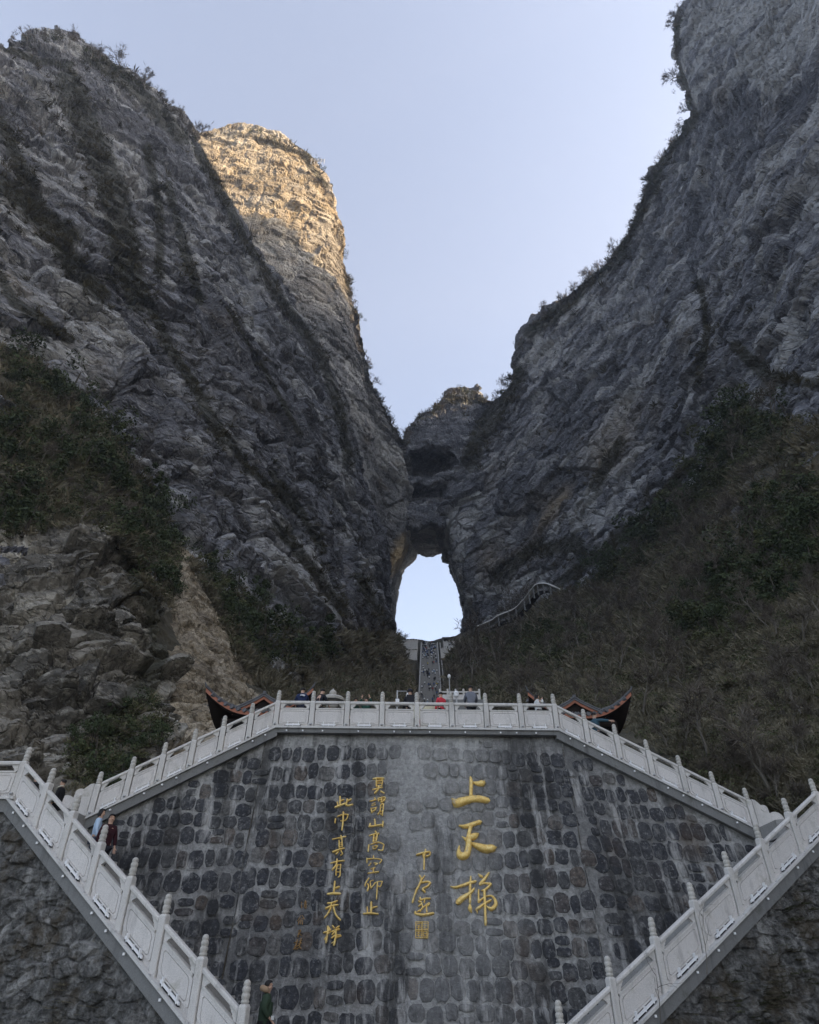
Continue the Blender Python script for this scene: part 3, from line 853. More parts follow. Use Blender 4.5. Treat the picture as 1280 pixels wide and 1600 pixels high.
def lay_stones(wall, pl, x0, x1, z0, z1, keep, seed, limit=300):
    r = np.random.default_rng(seed); n, ri, up = wall_frame(pl); got = []
    z = z0
    while z < z1:
        hrow = r.uniform(.46, .72)
        x = x0 + r.uniform(.0, .25)
        while x < x1:
            wd = r.uniform(.32, .60)
            tall = hrow * r.uniform(.84, 1.03)
            parts = [(0, tall)]
            if r.random() < .06: parts = [(-tall * .26, tall * .46), (tall * .26, tall * .46)]
            for dz, hh in parts:
                cx, cz = x + wd / 2, z + hrow / 2 + dz + r.uniform(-.07, .07) + .10 * math.sin(x * .55 + z)
                pt = np.array((cx, wall_Y(pl, cx, cz), cz))
                px, py, w = proj(pt)
                kk = keep(px, py, cx, cz)
                if kk <= 0 or r.random() > kk: continue
                got.append((w, pt, wd * r.uniform(.94, 1.02), hh * .985, r.uniform(-.07, .07)))
            x += wd + r.uniform(.0, .02)
        z += hrow
    got.sort(key=lambda g: g[0])
    for w, pt, wd, hh, rot in got[:limit]:
        o = place('stone', STONES[r.integers(len(STONES))])
        m = Matrix.Identity(3)
        for i, v in enumerate((ri, up, n)):
            m.col[i] = Vector(v)
        o.matrix_world = Matrix.Translation(Vector(pt)) @ m.to_4x4() @ Matrix.Rotation(rot, 4, 'Z') @ Matrix.Diagonal((wd, hh, r.uniform(.03, .06), 1))
        o.parent = wall
    rest = got[limit:]
    if rest:                                   # beyond what is laid stone by stone: one part
        Vs, Fs = [], []
        for w, pt, wd, hh, rot in rest:
            me = STONES[r.integers(len(STONES))]; b = len(Vs)
            c_, s_ = math.cos(rot), math.sin(rot); dp = r.uniform(.03, .06)
            for v in me.vertices:
                x_, y_ = v.co.x * wd, v.co.y * hh
                Vs.append(tuple(pt + ri * (x_ * c_ - y_ * s_) + up * (x_ * s_ + y_ * c_) + n * v.co.z * dp))
            Fs += [(tuple(i + b for i in p.vertices), p.material_index) for p in me.polygons]
        me = bpy.data.meshes.new('small_stones'); me.from_pydata(Vs, [], [f for f, _ in Fs])
        me.materials.append(M['stone']); me.materials.append(M['fillet'])
        me.polygons.foreach_set('material_index', np.array([m_ for _, m_ in Fs], np.int32)); me.update()
        o = place('small_stones', me, wall); o['kind'] = 'stuff'
    return len(got)
def under_line(px, py, a, b, off=0):
    return (py - (a[1] + (b[1] - a[1]) * (px - a[0]) / (b[0] - a[0]))) > off
def keep_c(px, py, x, z):
    if z > TOPZ - .55 or py > 1640: return 0
    if under_line(px, py, (60, 1299), (302, 1590), -20) and px < 420: return 0
    if under_line(px, py, (1250, 1330), (1037, 1550), -20) and px > 860: return 0
    # the middle band is plastered over: only some stones stand out there
    if 600 < px < 720 and py < 1400: return .55 if py > 1210 else .35
    return 1
def keep_l(px, py, x, z):
    if z > top_left(np.array(x)) - .42: return 0
    if under_line(px, py, (20, 1250), (302, 1590), -5): return 0
    return 1
def keep_r(px, py, x, z):
    if z > top_right(np.array(x)) - .42: return 0
    if under_line(px, py, (1292, 1290), (1037, 1550), -5) or px > 1290: return 0
    return 1
lay_stones(wc, PC, SXL + .1, SXR - .1, 0.75, TOPZ - .4, keep_c, 11)
lay_stones(wl, PL, -12.4, SXL - .15, .3, TOPZ, keep_l, 12)
lay_stones(wr, PR, SXR + .2, 14.4, .3, TOPZ, keep_r, 13)

# drain joints between the facets
for X, nm in ((SXL, "thin dark expansion joint down the left edge of the inscribed wall"), (SXR, "rusty expansion joint down the right edge of the inscribed wall")):
    m = MB()
    pts = [np.array((X + .02 * math.sin(z * 2.1), wall_Y(PC, X, z) - .03, z)) for z in np.linspace(-.2, TOPZ - .3, 24)]
    m.tube(pts, [.022] * len(pts), 5)
    tag(m.build('joint_strip', M['rubble']), nm, "expansion joint")

# ------------------------------------------------------------------ balustrades
def finial_mesh(mt):
    m = MB()
    m.lathe([(.065, 0), (.092, .03), (.092, .06), (.072, .075), (.085, .095), (.094, .14), (.086, .18), (.070, .195), (.085, .215),
             (.092, .26), (.082, .30), (.066, .315), (.080, .335), (.072, .385), (.042, .42), (.0, .43)], n=12)
    return m.mesh('finial', mt, True)
FINIAL = finial_mesh(M['finial'])

def balustrade(p0, p1, nb, label, post_low=.0, post_h=1.02, group=None, ends=(True, True), bars=True, rail_scale=1.0, studs=True, coping=True, drop=.34):
    p0, p1 = np.array(p0, float), np.array(p1, float)
    root = tag(empty('balustrade', p0), label, 'balustrade', group)
    d = p1 - p0; L = math.hypot(d[0], d[1]); b = L / nb; slope = d[2] / L
    t = np.array((d[0] / L, d[1] / L, 0)); nrm = np.array((t[1], -t[0], 0))
    if nrm[1] > 0: nrm = -nrm
    def fn(s, h, n): return tuple(t * s + nrm * n + np.array((0, 0, h + slope * s)))
    def fs(s, h, n): return tuple(t * s + nrm * n + np.array((0, 0, h)))
    # shared bay meshes
    a0, a1 = .125, b - .125
    s0, s1 = a0 + .24 * (a1 - a0), a1 - .24 * (a1 - a0)
    H = .70
    outl = [(a0, .0), (s0 - .03, .0), (s0, .05), (s0, .115), (s1, .115), (s1, .05), (s1 + .03, .0), (a1, .0), (a1, H), (a0, H)]
    pm = MB(); pm.prism(outl, fn, -.055, .035)
    i0, i1, j0, j1 = a0 + .085, a1 - .085, .17, H - .075
    c = .055
    inner = [(i0 + c, j0), (i1 - c, j0), (i1, j0 + c), (i1, j1 - c), (i1 - c, j1), (i0 + c, j1), (i0, j1 - c), (i0, j0 + c)]
    outer = [(a0 + c, .125), (a1 - c, .125), (a1 - .004, .125 + c), (a1 - .004, H - c), (a1 - c, H - .004), (a0 + c, H - .004), (a0 + .004, H - c), (a0 + .004, .125 + c)]
    pm.ring(outer, inner, fn, .03, .060)
    panel_me = pm.mesh('panel', M['panel'])
    im = MB()
    g_ = .013
    ins = [(x + (g_ if x < (i0+i1)/2 else -g_), y + (g_ if y < (j0+j1)/2 else -g_)) for x, y in inner]
    im.prism(ins, fn, .03, .062)
    inset_me = im.mesh('panel_inset', M['panel'])
    cm = MB(); cm.prism([(a0 + .02, H + .002), (a1 - .02, H + .002), (a1 - .02, H + .05), (a0 + .02, H + .05)], fn, -.07, .075)
    cap_me = cm.mesh('panel_cap', M['granite'])
    rm = MB()
    for q0, q1, zz0, zz1 in ((-.065, .075, .925, 1.0),):
        prof = [(q0, zz0), (q1, zz0), (q1 + .012, zz0 + .02), (q1 + .012, zz1), (q1 - .02, zz1 + .035), (q0 + .02, zz1 + .035), (q0 - .012, zz1), (q0 - .012, zz0 + .02)]
        k = len(prof)
        vs = [fn(a0 - .02, z, n) for n, z in prof] + [fn(a1 + .02, z, n) for n, z in prof]
        rm.add(vs, [tuple(range(k)), tuple(range(2*k-1, k-1, -1))] + [(i, i+k, (i+1) % k + k, (i+1) % k) for i in range(k)])
    rail_me = rm.mesh('handrail', M['granite'])
    brs = []
    for sgn, s_ in ((1, a0), (-1, a1)):
        bm_ = MB()
        pr = [(0, H + .05), (.10, H + .05), (.085, H + .075), (.12, H + .095), (.115, H + .125), (.155, H + .14), (.165, H + .17), (.20, H + .185), (.20, .925), (0, .925)]
        pr = [(s_ + sgn * x, h) for x, h in pr]
        bm_.prism(pr if sgn > 0 else pr[::-1], fn, -.04, .05)
        brs.append(bm_.mesh('bracket', M['granite']))
    lm = MB()
    e0, e1 = (s0 - .06, s1 + .02) if abs(slope) > .1 else (s0 + .02, s1 - .02)
    lm.prism([(e0, .05), (e1, .05), (e1, .105), (e0, .105)], fn, .075, .125)
    light_me = lm.mesh('light_bar', M['light_bar'])
    clips = []
    for q in (.12, .5, .88):
        km = MB()
        x = e0 + (e1 - e0) * q
        km.prism([(x - .012, .03), (x + .012, .03), (x + .012, .20 if q != .5 else .13), (x - .012, .20 if q != .5 else .13)], fn, .06, .145)
        clips.append(km.mesh('light_clip', M['light_bar']))
    gm = MB(); gm.prism([(s0 - .05, .012), (s1, .012), (s1, .045), (s0 - .05, .045)], fn, .06, .12)  # black strip standing in for the shade in the slot under the panel
    gap_me = gm.mesh('slot_shade', M['black_gap'])
    po = MB()
    q, ch = .098, .018
    def ring_(r, z): return [(-r+ch, -r, z), (r-ch, -r, z), (r, -r+ch, z), (r, r-ch, z), (r-ch, r, z), (-r+ch, r, z), (-r, r-ch, z), (-r, -r+ch, z)]
    lv = [(q + .006, -post_low), (q + .006, -post_low + .14), (q, -post_low + .16), (q, post_h - .05), (q - .02, post_h)]
    vs = [tuple(t * x + nrm * y + np.array((0, 0, z))) for r_, z0 in lv for x, y, z in ring_(r_, z0)]
    fsx = [(j*8+i, j*8+(i+1) % 8, (j+1)*8+(i+1) % 8, (j+1)*8+i) for j in range(len(lv)-1) for i in range(8)] + [tuple(32 + i for i in range(8))]
    po.add(vs, fsx)
    post_me = po.mesh('post', M['granite'])
    sm = MB(); sm.lathe([(.0, -.03), (.045, -.03), (.05, .0), (.04, .03), (0, .035)], n=8)
    stud_me = sm.mesh('spotlight', M['metal'], True)
    for i in range(nb + 1):
        base = t * (b * i) + np.array((0, 0, slope * b * i))
        if (i == 0 and not ends[0]) or (i == nb and not ends[1]):
            pass
        else:
            po_ = place('post', post_me, root, base)
            place('finial', FINIAL, po_, (0, 0, post_h - .004))
            if studs: place('spotlight', stud_me, root, base + nrm * .17 + np.array((0, 0, -post_low + .09)))
        if i < nb:
            pn = place('panel', panel_me, root, base)
            place('panel_inset', inset_me, pn); place('panel_cap', cap_me, pn)
            place('handrail', rail_me, root, base)
            for bm2 in brs: place('bracket', bm2, root, base)
            if bars:
                lb = place('light_bar', light_me, root, base); [place('light_clip', c_, lb) for c_ in clips]
                place('slot_shade', gap_me, root, base)
    if coping:
        cb = MB()
        cb.prism([(-.12, -.07), (L + .12, -.07), (L + .12, .0), (-.12, .0)], fn, -.16, .22)
        cb.build('coping', M['coping'], root)
        sb = MB()
        sb.prism([(-.10, -.07 - drop), (L + .10, -.07 - drop), (L + .10, -.072), (-.10, -.072)], fn, -.30, .15)
        st = sb.build('string_course', M['concrete'], root)
        if studs:
            k2 = MB(); k2.box((-.026, -.04, -.026), (.026, .03, .026))
            dot = k2.mesh('junction_box', M['light_bar'])
            for i in range(nb):
                for fr in (.35, .8)[:1 + (i % 3 == 0)]:
                    s_ = b * (i + fr)
                    place('junction_box', dot, st, np.array(fn(s_, -.17, .17)))
    return root, t, nrm, slope, b

GB = "carved stone balustrades of the stairway"
balustrade(A_, B_, 8, "level balustrade along the platform edge on top of the inscribed wall", group=GB, post_low=.0, post_h=1.04, drop=.16)
balustrade(A_, UL, 6, "balustrade of the left upper flight, rising from the left landing to the platform", group=GB, ends=(False, True))
balustrade(B_, UR, 6, "balustrade of the right upper flight, descending from the platform in front of the brown hillside", group=GB, ends=(False, True))
LLrun = balustrade(LC, LE, 7, "balustrade of the left lower flight, with the green-coated person at its foot", group=GB, post_low=.12, post_h=1.16, ends=(False, True))
RRrun = balustrade(RC, RE, 7, "balustrade of the right lower flight, with a bare sapling against its panels", group=GB, post_low=.12, post_h=1.16, ends=(False, True))
balustrade(LC, LC + np.array((-5.4, -.05, 0)), 4, "short level balustrade of the left landing at the picture's left edge", group=GB, post_h=1.04)
balustrade(RC, RC + np.array((5.4, .05, 0)), 4, "short level balustrade of the right landing at the picture's right edge", group=GB, post_h=1.04)

# drum stones that close the rails
def drum_stone(p, t, nrm, k, label):
    m = MB()
    pr = [(0, 0), (1.05, 0), (1.08, .16)]
    for a in np.linspace(-.6, 2.3, 8): pr.append((.74 + .30 * math.cos(a), .34 + .27 * math.sin(a)))
    for a in np.linspace(.4, 2.0, 5): pr.append((.36 + .17 * math.cos(a), .70 + .14 * math.sin(a)))
    pr += [(.12, 1.0), (0, 1.03)]
    fn = lambda s, h, n: tuple(np.array(p) + t * s * k + nrm * n + np.array((0, 0, h)))
    m.prism(pr, fn, -.09, .09)
    o = m.build('drum_stone', M['granite'])
    m2 = MB(); c = [( .74 + .21 * math.cos(a), .34 + .19 * math.sin(a)) for a in np.linspace(0, 2*math.pi, 16, endpoint=False)]
    m2.prism(c, fn, -.115, .115)
    m2.build('drum_face', M['panel'], o)
    m3 = MB(); c = [( .36 + .11 * math.cos(a), .70 + .09 * math.sin(a)) for a in np.linspace(0, 2*math.pi, 12, endpoint=False)]
    m3.prism(c, fn, -.11, .11)
    m3.build('scroll_face', M['panel'], o)
    tag(o, label, 'drum stone', 'scrolled drum stones ending the balustrades')
def unit(v): v = np.array((v[0], v[1], 0.0)); return v / np.linalg.norm(v)
for p, q, lab, lowz in ((UL, A_, "scrolled drum stone at the foot of the left upper flight", 0), (UR, B_, "scrolled drum stone at the foot of the right upper flight", 0),
                  (LE, LC, "drum stone at the foot of the left lower flight beside the green-coated person", .35), (RE, RC, "drum stone at the foot of the right lower flight at the bottom edge", .35)):
    t_ = unit(np.array(p) - np.array(q)); n_ = np.array((t_[1], -t_[0], 0)); n_ = n_ if n_[1] < 0 else -n_
    drum_stone(np.array(p) + t_ * .11 - (0, 0, lowz), t_, n_, 1.0, lab)

# stairs, landings and the rough facings under the lower flights
def flight(p0, p1, depth, nstep, label, zoff=.02):
    p0, p1 = np.array(p0, float), np.array(p1, float)
    d = p1 - p0; L = math.hypot(d[0], d[1]); t = np.array((d[0]/L, d[1]/L, 0)); nrm = np.array((t[1], -t[0], 0))
    if nrm[1] > 0: nrm = -nrm
    root = tag(empty('staircase', p0), label, 'staircase')
    for i in range(nstep):
        s0, s1 = L * i / nstep, L * (i + 1) / nstep
        z = d[2] * (i + .5) / nstep + zoff
        m = MB()
        m.prism([(s0, z - .5), (s1 + .03, z - .5), (s1 + .03, z), (s0, z)], lambda s, h, n: tuple(t * s + nrm * n + np.array((0, 0, h))), -depth, -.17)
        m.build('step', M['step'], root)
    return root
flight(A_, UL, 2.2, 20, "left upper flight of stone steps behind its balustrade")
flight(B_, UR, 2.2, 20, "right upper flight of stone steps behind its balustrade")
flight(LC, LE, 2.3, 30, "left lower flight of stone steps with people walking down")
flight(RC, RE, 2.3, 32, "right lower flight of stone steps behind its balustrade")
def slab(name, pts, z0, z1, material, label=None, cat=None, kind=None):
    m = MB(); m.prism([(p[0], p[1]) for p in pts], lambda s, h, n: (s, h, n), z0, z1)
    return tag(m.build(name, material), label, cat, None, kind)
slab('landing', [LC[:2] + (-6, .1), LC[:2] + (0, .1), (-10.9, 21.4), UL[:2] + (.2, 2.4), (-18, 26)], UL[2] - .55, UL[2] - .03, M['step'], None, None, 'structure')
slab('landing', [RC[:2] + (6, .1), RC[:2] + (0, .1), (12.4, 23.6), UR[:2] + (-.2, 2.6), (20, 28.5)], UR[2] - .55, UR[2] - .03, M['step'], None, None, 'structure')
FLOOR = TOPZ + .22
slab('terrace_floor', [(-5.3, 25.1), (5.9, 25.45), (8.0, 28.0), (10.4, 29.6), (10.4, 37), (-9.2, 37), (-9.2, 28.6), (-7.0, 27.4)], 6.2, FLOOR, M['paving'], None, None, 'structure')
slab('terrace_floor', [(-9.2, 37.01), (10.4, 37.01), (12, 70), (-9, 70)], 4.2, FLOOR - .02, M['paving'], None, None, 'structure')

def facing(p0, p1, topdrop, seed, label, extend=None):
    """rough battered masonry from the string course down to the plaza"""
    p0, p1 = np.array(p0, float), np.array(p1, float)
    d = p1 - p0; L = math.hypot(d[0], d[1]); t = np.array((d[0]/L, d[1]/L, 0)); nrm = np.array((t[1], -t[0], 0))
    if nrm[1] > 0: nrm = -nrm
    nx, nz = int(L / .04) + 2, 150
    S = np.linspace(0, L, nx)[None].repeat(nz, 0); T = np.linspace(0, 1, nz)[:, None]
    top = p0[2] + d[2] * S / L - topdrop
    Z = -.3 + (np.maximum(top, -.2) + .3) * T
    G = p0[:2][None, None] + t[:2] * S[..., None]
    out = .05 + .10 * (top - Z)
    G = np.concatenate([G + nrm[:2] * out[..., None], Z[..., None]], -1)
    q = np.stack([G @ t / .55, G @ nrm / .5, G[..., 2] / .45], -1)
    fade = np.clip((top - Z) / .25, 0, 1)
    fa, _t, ea = facet(q * np.array((.85, .85, 1.25)), seed, .7, True)
    dd = (.13 * soft(fa, 1) - .075 * np.clip(1 - ea / .14, 0, 1) + .05 * facet(q * 3.2, seed + 3) + .09 * fbm(G * .9, 4, seed)) * fade
    G = G + nrm * dd[..., None]
    V = G.reshape(-1, 3); idx = np.arange(nx * nz).reshape(nz, nx)
    Q = np.stack([idx[:-1, :-1], idx[:-1, 1:], idx[1:, 1:], idx[1:, :-1]], -1).reshape(-1, 4)
    rim = np.concatenate([idx[0, :], idx[1:, -1], idx[-1, -2::-1], idx[-2:0:-1, 0]])
    bk = V[rim] - nrm * .6; k = len(rim); off = len(V); a = np.arange(k); b = (a + 1) % k
    Q = np.concatenate([Q, np.stack([rim[a], off + a, off + b, rim[b]], -1)])
    o = place('stair_wall', np_mesh('stair_wall', np.concatenate([V, bk]), Q, M['rubble']))
    return tag(o, label, 'stone wall')
facing(LC, LE, .40, 5, "rough stained masonry under the left lower flight")
facing(RC, RE, .40, 6, "mossy rough masonry under the right lower flight")
facing(LC + np.array((-5.4, -.05, 0)), LC, .40, 7, "rough pale-stained masonry under the left landing")
facing(RC, RC + np.array((5.4, .05, 0)), .40, 8, "mossy masonry under the right landing")

# ------------------------------------------------------------------ corner pavilions behind the flights
def pavilion(cx, y0, half, ze, label):
    root = tag(empty('pavilion', (cx, y0 + half, FLOOR)), label, 'pavilion', 'upswept-roof pavilions behind the stairs')
    zb = ze - FLOOR                                        # eave height over the floor
    c0 = np.array((0, 0, 0.0))
    def eave(k, f):                                        # side k, fraction f along it -> point on the eave
        u = (f - .5) * 2
        lift = abs(u) ** 2.5 * 1.05
        outp = half * (1 + .07 * abs(u) ** 3)
        a = [(u * outp, -outp), (outp, u * outp), (-u * outp, outp), (-outp, -u * outp)][k]
        return np.array((a[0], a[1], zb + lift))
    n = 17
    r_in = half * .50; z_in = zb + .50
    sk, un, fa = MB(), MB(), MB()
    tl = MB()
    for k in range(4):
        E = [eave(k, i / (n - 1)) for i in range(n)]
        I = []
        for i in range(n):
            u = (i / (n - 1) - .5) * 2
            a = [(u * r_in, -r_in), (r_in, u * r_in), (-u * r_in, r_in), (-r_in, -u * r_in)][k]
            I.append(np.array((a[0], a[1], z_in)))
        rows = []
        for j in range(7):
            q = j / 6
            rows.append([E[i] * (1 - q) + I[i] * q + np.array((0, 0, -.30 * math.sin(math.pi * q) * .8)) for i in range(n)])
        vs = [p for r in rows for p in r]
        sk.add(vs, [(j*n+i, j*n+i+1, (j+1)*n+i+1, (j+1)*n+i) for j in range(6) for i in range(n-1)])
        vs2 = [p + np.array((0, 0, -.16)) for p in vs]
        un.add(vs2, [(j*n+i, (j+1)*n+i, (j+1)*n+i+1, j*n+i+1) for j in range(6) for i in range(n-1)])
        fa.add(E + [p + np.array((0, 0, -.17)) for p in E], [(i, i + n, i + n + 1, i + 1) for i in range(n-1)])
        # round tile ends along the eave, and tile courses running up the slope
        for i in range(1, 16):
            f = i / 16
            p = eave(k, f); u = (f - .5) * 2
            a = [(u * r_in, -r_in), (r_in, u * r_in), (-u * r_in, r_in), (-r_in, -u * r_in)][k]
            q_ = np.array((a[0], a[1], z_in))
            ps = [p * (1 - s) + q_ * s + np.array((0, 0, -.24 * math.sin(math.pi * s) + .03)) for s in (0, .25, .5, .75, 1)]
            o_ = p - q_; o_[2] = 0; o_ /= np.linalg.norm(o_) + 1e-6
            ps[0] = ps[0] + o_ * .06
            tl.tube(ps, [.105, .085, .07, .055, .045], 7)
    roof = sk.build('lower_roof', M['tile'], root, True)
    un.build('soffit', M['darkwood'], root, True)
    fa.build('fascia', M['redwood'], root)
    t_ = tl.build('tile_courses', M['tile'], roof); t_['kind'] = 'stuff'
    for k in range(4):
        hb = MB(); E = eave(k, 1.0); I = np.array([(r_in, -r_in), (r_in, r_in), (-r_in, r_in), (-r_in, -r_in)][k] + (z_in,))
        ps = [I * (1 - s) + E * s + np.array((0, 0, -.18 * math.sin(math.pi * s) + .08)) for s in np.linspace(0, 1, 7)]
        o_ = E - I; o_[2] = 0; o_ /= np.linalg.norm(o_)
        ps.append(E + o_ * .12 + np.array((0, 0, .26)))
        hb.tube(ps, [.09, .09, .085, .08, .075, .07, .06, .025], 6)
        hb.build('hip_ridge', M['tile'], root)
        cb = MB(); cb.lathe([(.14, 0), (.14, .06), (.11, .10), (.11, zb - .1)], ([(1, -1), (1, 1), (-1, 1), (-1, -1)][k][0] * half * .72, [(1, -1), (1, 1), (-1, 1), (-1, -1)][k][1] * half * .72, 0), 10)
        cb.build('column', M['darkwood'], root)
    # gable roof on top, gable end towards the viewer
    gw, gz, yl = half * .56, .86, half * .62
    apex = z_in + gz * .78
    for sx in (-1, 1):
        g = MB()
        ns = 6
        prof = [(sx * gw * 1.08 * q, apex + (z_in - .08 - apex) * (q ** .85)) for q in np.linspace(0, 1, ns)]
        vs = [(x, y, z) for y in (-yl, yl) for x, z in prof] + [(x, y, z - .09) for y in (-yl, yl) for x, z in prof]
        fs = [(i, i+1, ns+i+1, ns+i) for i in range(ns-1)] + [(2*ns+i, 3*ns+i, 3*ns+i+1, 2*ns+i+1) for i in range(ns-1)]
        fs += [(i, 2*ns+i, 2*ns+i+1, i+1) for i in range(ns-1)]
        g.add(vs, fs)
        g.build('gable_slope', M['tile'], root)
        bb = MB()
        for i in range(ns - 1):
            (x0_, z0_), (x1_, z1_) = prof[i], prof[i + 1]
            bb.add([(x0_, -yl + .05, z0_ - .07), (x1_, -yl + .05, z1_ - .07), (x1_, -yl + .05, z1_ - .23), (x0_, -yl + .05, z0_ - .23),
                    (x0_, -yl + .12, z0_ - .07), (x1_, -yl + .12, z1_ - .07), (x1_, -yl + .12, z1_ - .23), (x0_, -yl + .12, z0_ - .23)],
                   [(0, 1, 2, 3), (7, 6, 5, 4), (3, 2, 6, 7), (0, 4, 5, 1)])
        bb.build('bargeboard', M['redwood'], root)
        vr = MB()
        vr.tube([(x, -yl + .02, z + .04) for x, z in prof], [.05] * ns, 6)
        vr.build('verge_tiles', M['tile'], root)
    rg = MB(); rg.box((-.07, -yl - .05, apex - .02), (.07, yl + .05, apex + .14)); rg.build('roof_ridge', M['tile'], root)
    gp = MB(); gp.add([(-gw * .95, -yl + .25, z_in - .05), (gw * .95, -yl + .25, z_in - .05), (0, -yl + .25, apex - .1)], [(0, 1, 2)]); gp.build('gable_panel', M['darkwood'], root)
    bm = MB()
    for a, b_ in (((-1, -1), (1, -1)), ((1, -1), (1, 1)), ((1, 1), (-1, 1)), ((-1, 1), (-1, -1))):
        q = half * .72
        bm.tube([(a[0]*q, a[1]*q, zb - .22), (b_[0]*q, b_[1]*q, zb - .22)], [.11, .11], 6)
    bm.build('tie_beam', M['darkwood'], root)
tipR = P(980, 1087, 30.0); eR = P(915, 1117, 30.0)
pavilion(8.18, 30.0, 2.32, eR[2], "pavilion roof with upswept eave behind the right upper flight, before the brown hillside")
eL = P(395, 1112, 28.8)
pavilion(-6.95, 28.8, 2.32, eL[2], "pavilion roof with upswept eave behind the left upper flight, before the tan rock")

# ------------------------------------------------------------------ inscription: gilded strokes standing proud of the wall
def glyph(origin, sc, strokes, label, material=None, lift=.5, group=None, cat='wall character', name='gold_character', pl=PC):
    n, ri, up = wall_frame(pl)
    m = MB()
    for st in strokes:
        if len(st[-1]) == 1: wdef = st[-1][0]; st = st[:-1]
        else: wdef = None
        A = np.array([(origin[0] + p[0] / sc, origin[1] + p[1] / sc, (p[2] if len(p) > 2 else wdef) / sc) for p in st], float)
        if len(A) == 2: A = np.array([A[0], (A[0] + A[1]) / 2, A[1]])
        C = cr(A, (len(A) - 1) * 4 + 1)
        C[:, 2] = np.maximum(C[:, 2] * 1.22, .5)
        e0 = C[0] - np.append((C[1, :2] - C[0, :2]) / (np.linalg.norm(C[1, :2] - C[0, :2]) + 1e-6) * C[0, 2] * .38, 0); e0[2] = C[0, 2] * .35
        e1 = C[-1] + np.append((C[-1, :2] - C[-2, :2]) / (np.linalg.norm(C[-1, :2] - C[-2, :2]) + 1e-6) * C[-1, 2] * .38, 0); e1[2] = C[-1, 2] * .35
        C = np.concatenate([e0[None], C, e1[None]])
        K = 7; vs = []
        for i in range(len(C)):
            d = C[min(i + 1, len(C) - 1), :2] - C[max(i - 1, 0), :2]
            d /= np.linalg.norm(d) + 1e-9
            pr = np.array((-d[1], d[0]))
            Wm = C[i, 2] * 22.0 / F
            for k in range(K):
                a = math.pi * k / (K - 1)
                q = C[i, :2] + pr * math.cos(a) * C[i, 2] * .5
                w3 = on_wall(pl, q[0], q[1])
                vs.append(w3 + n * (.02 + (math.sin(a) ** .6) * (.04 + Wm * lift) if 0 < k < K - 1 else -.03))
        nn = len(C)
        fs = [(i*K+k, i*K+k+1, (i+1)*K+k+1, (i+1)*K+k) for i in range(nn-1) for k in range(K-1)]
        fs += [tuple(range(K)), tuple(range((nn-1)*K+K-1, (nn-1)*K-1, -1))]
        m.add(vs, fs)
    V = np.array(m.v); c = V.mean(0)
    m.v = [tuple(p - c) for p in V]
    o = m.build(name, material or M['gold'], None, True, c)
    return tag(o, label, cat, group)
Z1, Z2, Z3, Z4, Z5, Z6, Z7, Z8 = (560, 1205), (560, 1320), (500, 1240), (495, 1360), (635, 1320), (450, 1400), (700, 1205), (700, 1355)
k3 = 13.333
GT, GV, GS, GD = "three large title characters", "poem characters on the wall", "signature characters beside the title", "small attribution characters"
glyph(Z7, 11.43, [[(400,120,30),(415,220,62),(410,350,55),(410,480,55)], [(455,215,30),(540,240,75),(620,228,95),(650,190,28)], [(70,500,18),(150,580,125),(260,560,125),(400,520,105),(550,515,105),(710,540,85)]],
      "large gold character 上, topmost of the three-character title", group=GT)
glyph(Z7, 11.43, [[(200,980,20),(300,1000,58),(450,960,68),(570,925,72)], [(420,970,70),(385,1080,58),(370,1220,88),(365,1380,98),(320,1510,110),(230,1530,115),(190,1450,65),(200,1340,15)],
      [(250,1180,15),(330,1240,58)], [(400,1200,80),(470,1180,105),(525,1140,58)], [(410,1290,30),(530,1350,85),(680,1400,115),(800,1390,105),(855,1370,30)]],
      "large gold character 天, middle of the three-character title", group=GT)
glyph(Z8, 16, [[(65,490,12),(180,520,50),(350,480,68),(520,420,68),(690,370,48)], [(570,240,30),(555,450,58),(550,650,58),(550,900,52)], [(545,950,40),(550,1060,88),(590,1150,20)],
      [(650,550,50),(560,660,68),(470,720,88),(330,820,125),(250,900,125)], [(755,180,12),(800,230,58),(850,260,58)], [(1020,160,48),(900,330,72),(800,440,68)],
      [(800,450,58),(900,420,40),(1050,430,48),(1060,460,48),(930,580,58),(830,600,20)], [(765,580,35),(765,740,40),(765,890,50)], [(765,890,50),(850,810,45),(930,760,40)],
      [(940,750,30),(1080,730,40),(1170,830,60),(1190,950,86),(1100,1060,96),(1000,1020,40),(950,980,20)], [(1070,840,48),(930,920,58),(760,1040,68),(710,1070,58)],
      [(710,1070,58),(740,1170,15)], [(910,600,58),(920,900,58),(930,1200,58),(945,1450,58)]],
      "large gold character 梯, lowest of the three-character title", group=GT)
def col(o, items, gname, material=None):
    for ch, st, lab in items:
        glyph(o, k3, [[*s[:-1], (s[-1],)] for s in st], lab, material, group=gname)
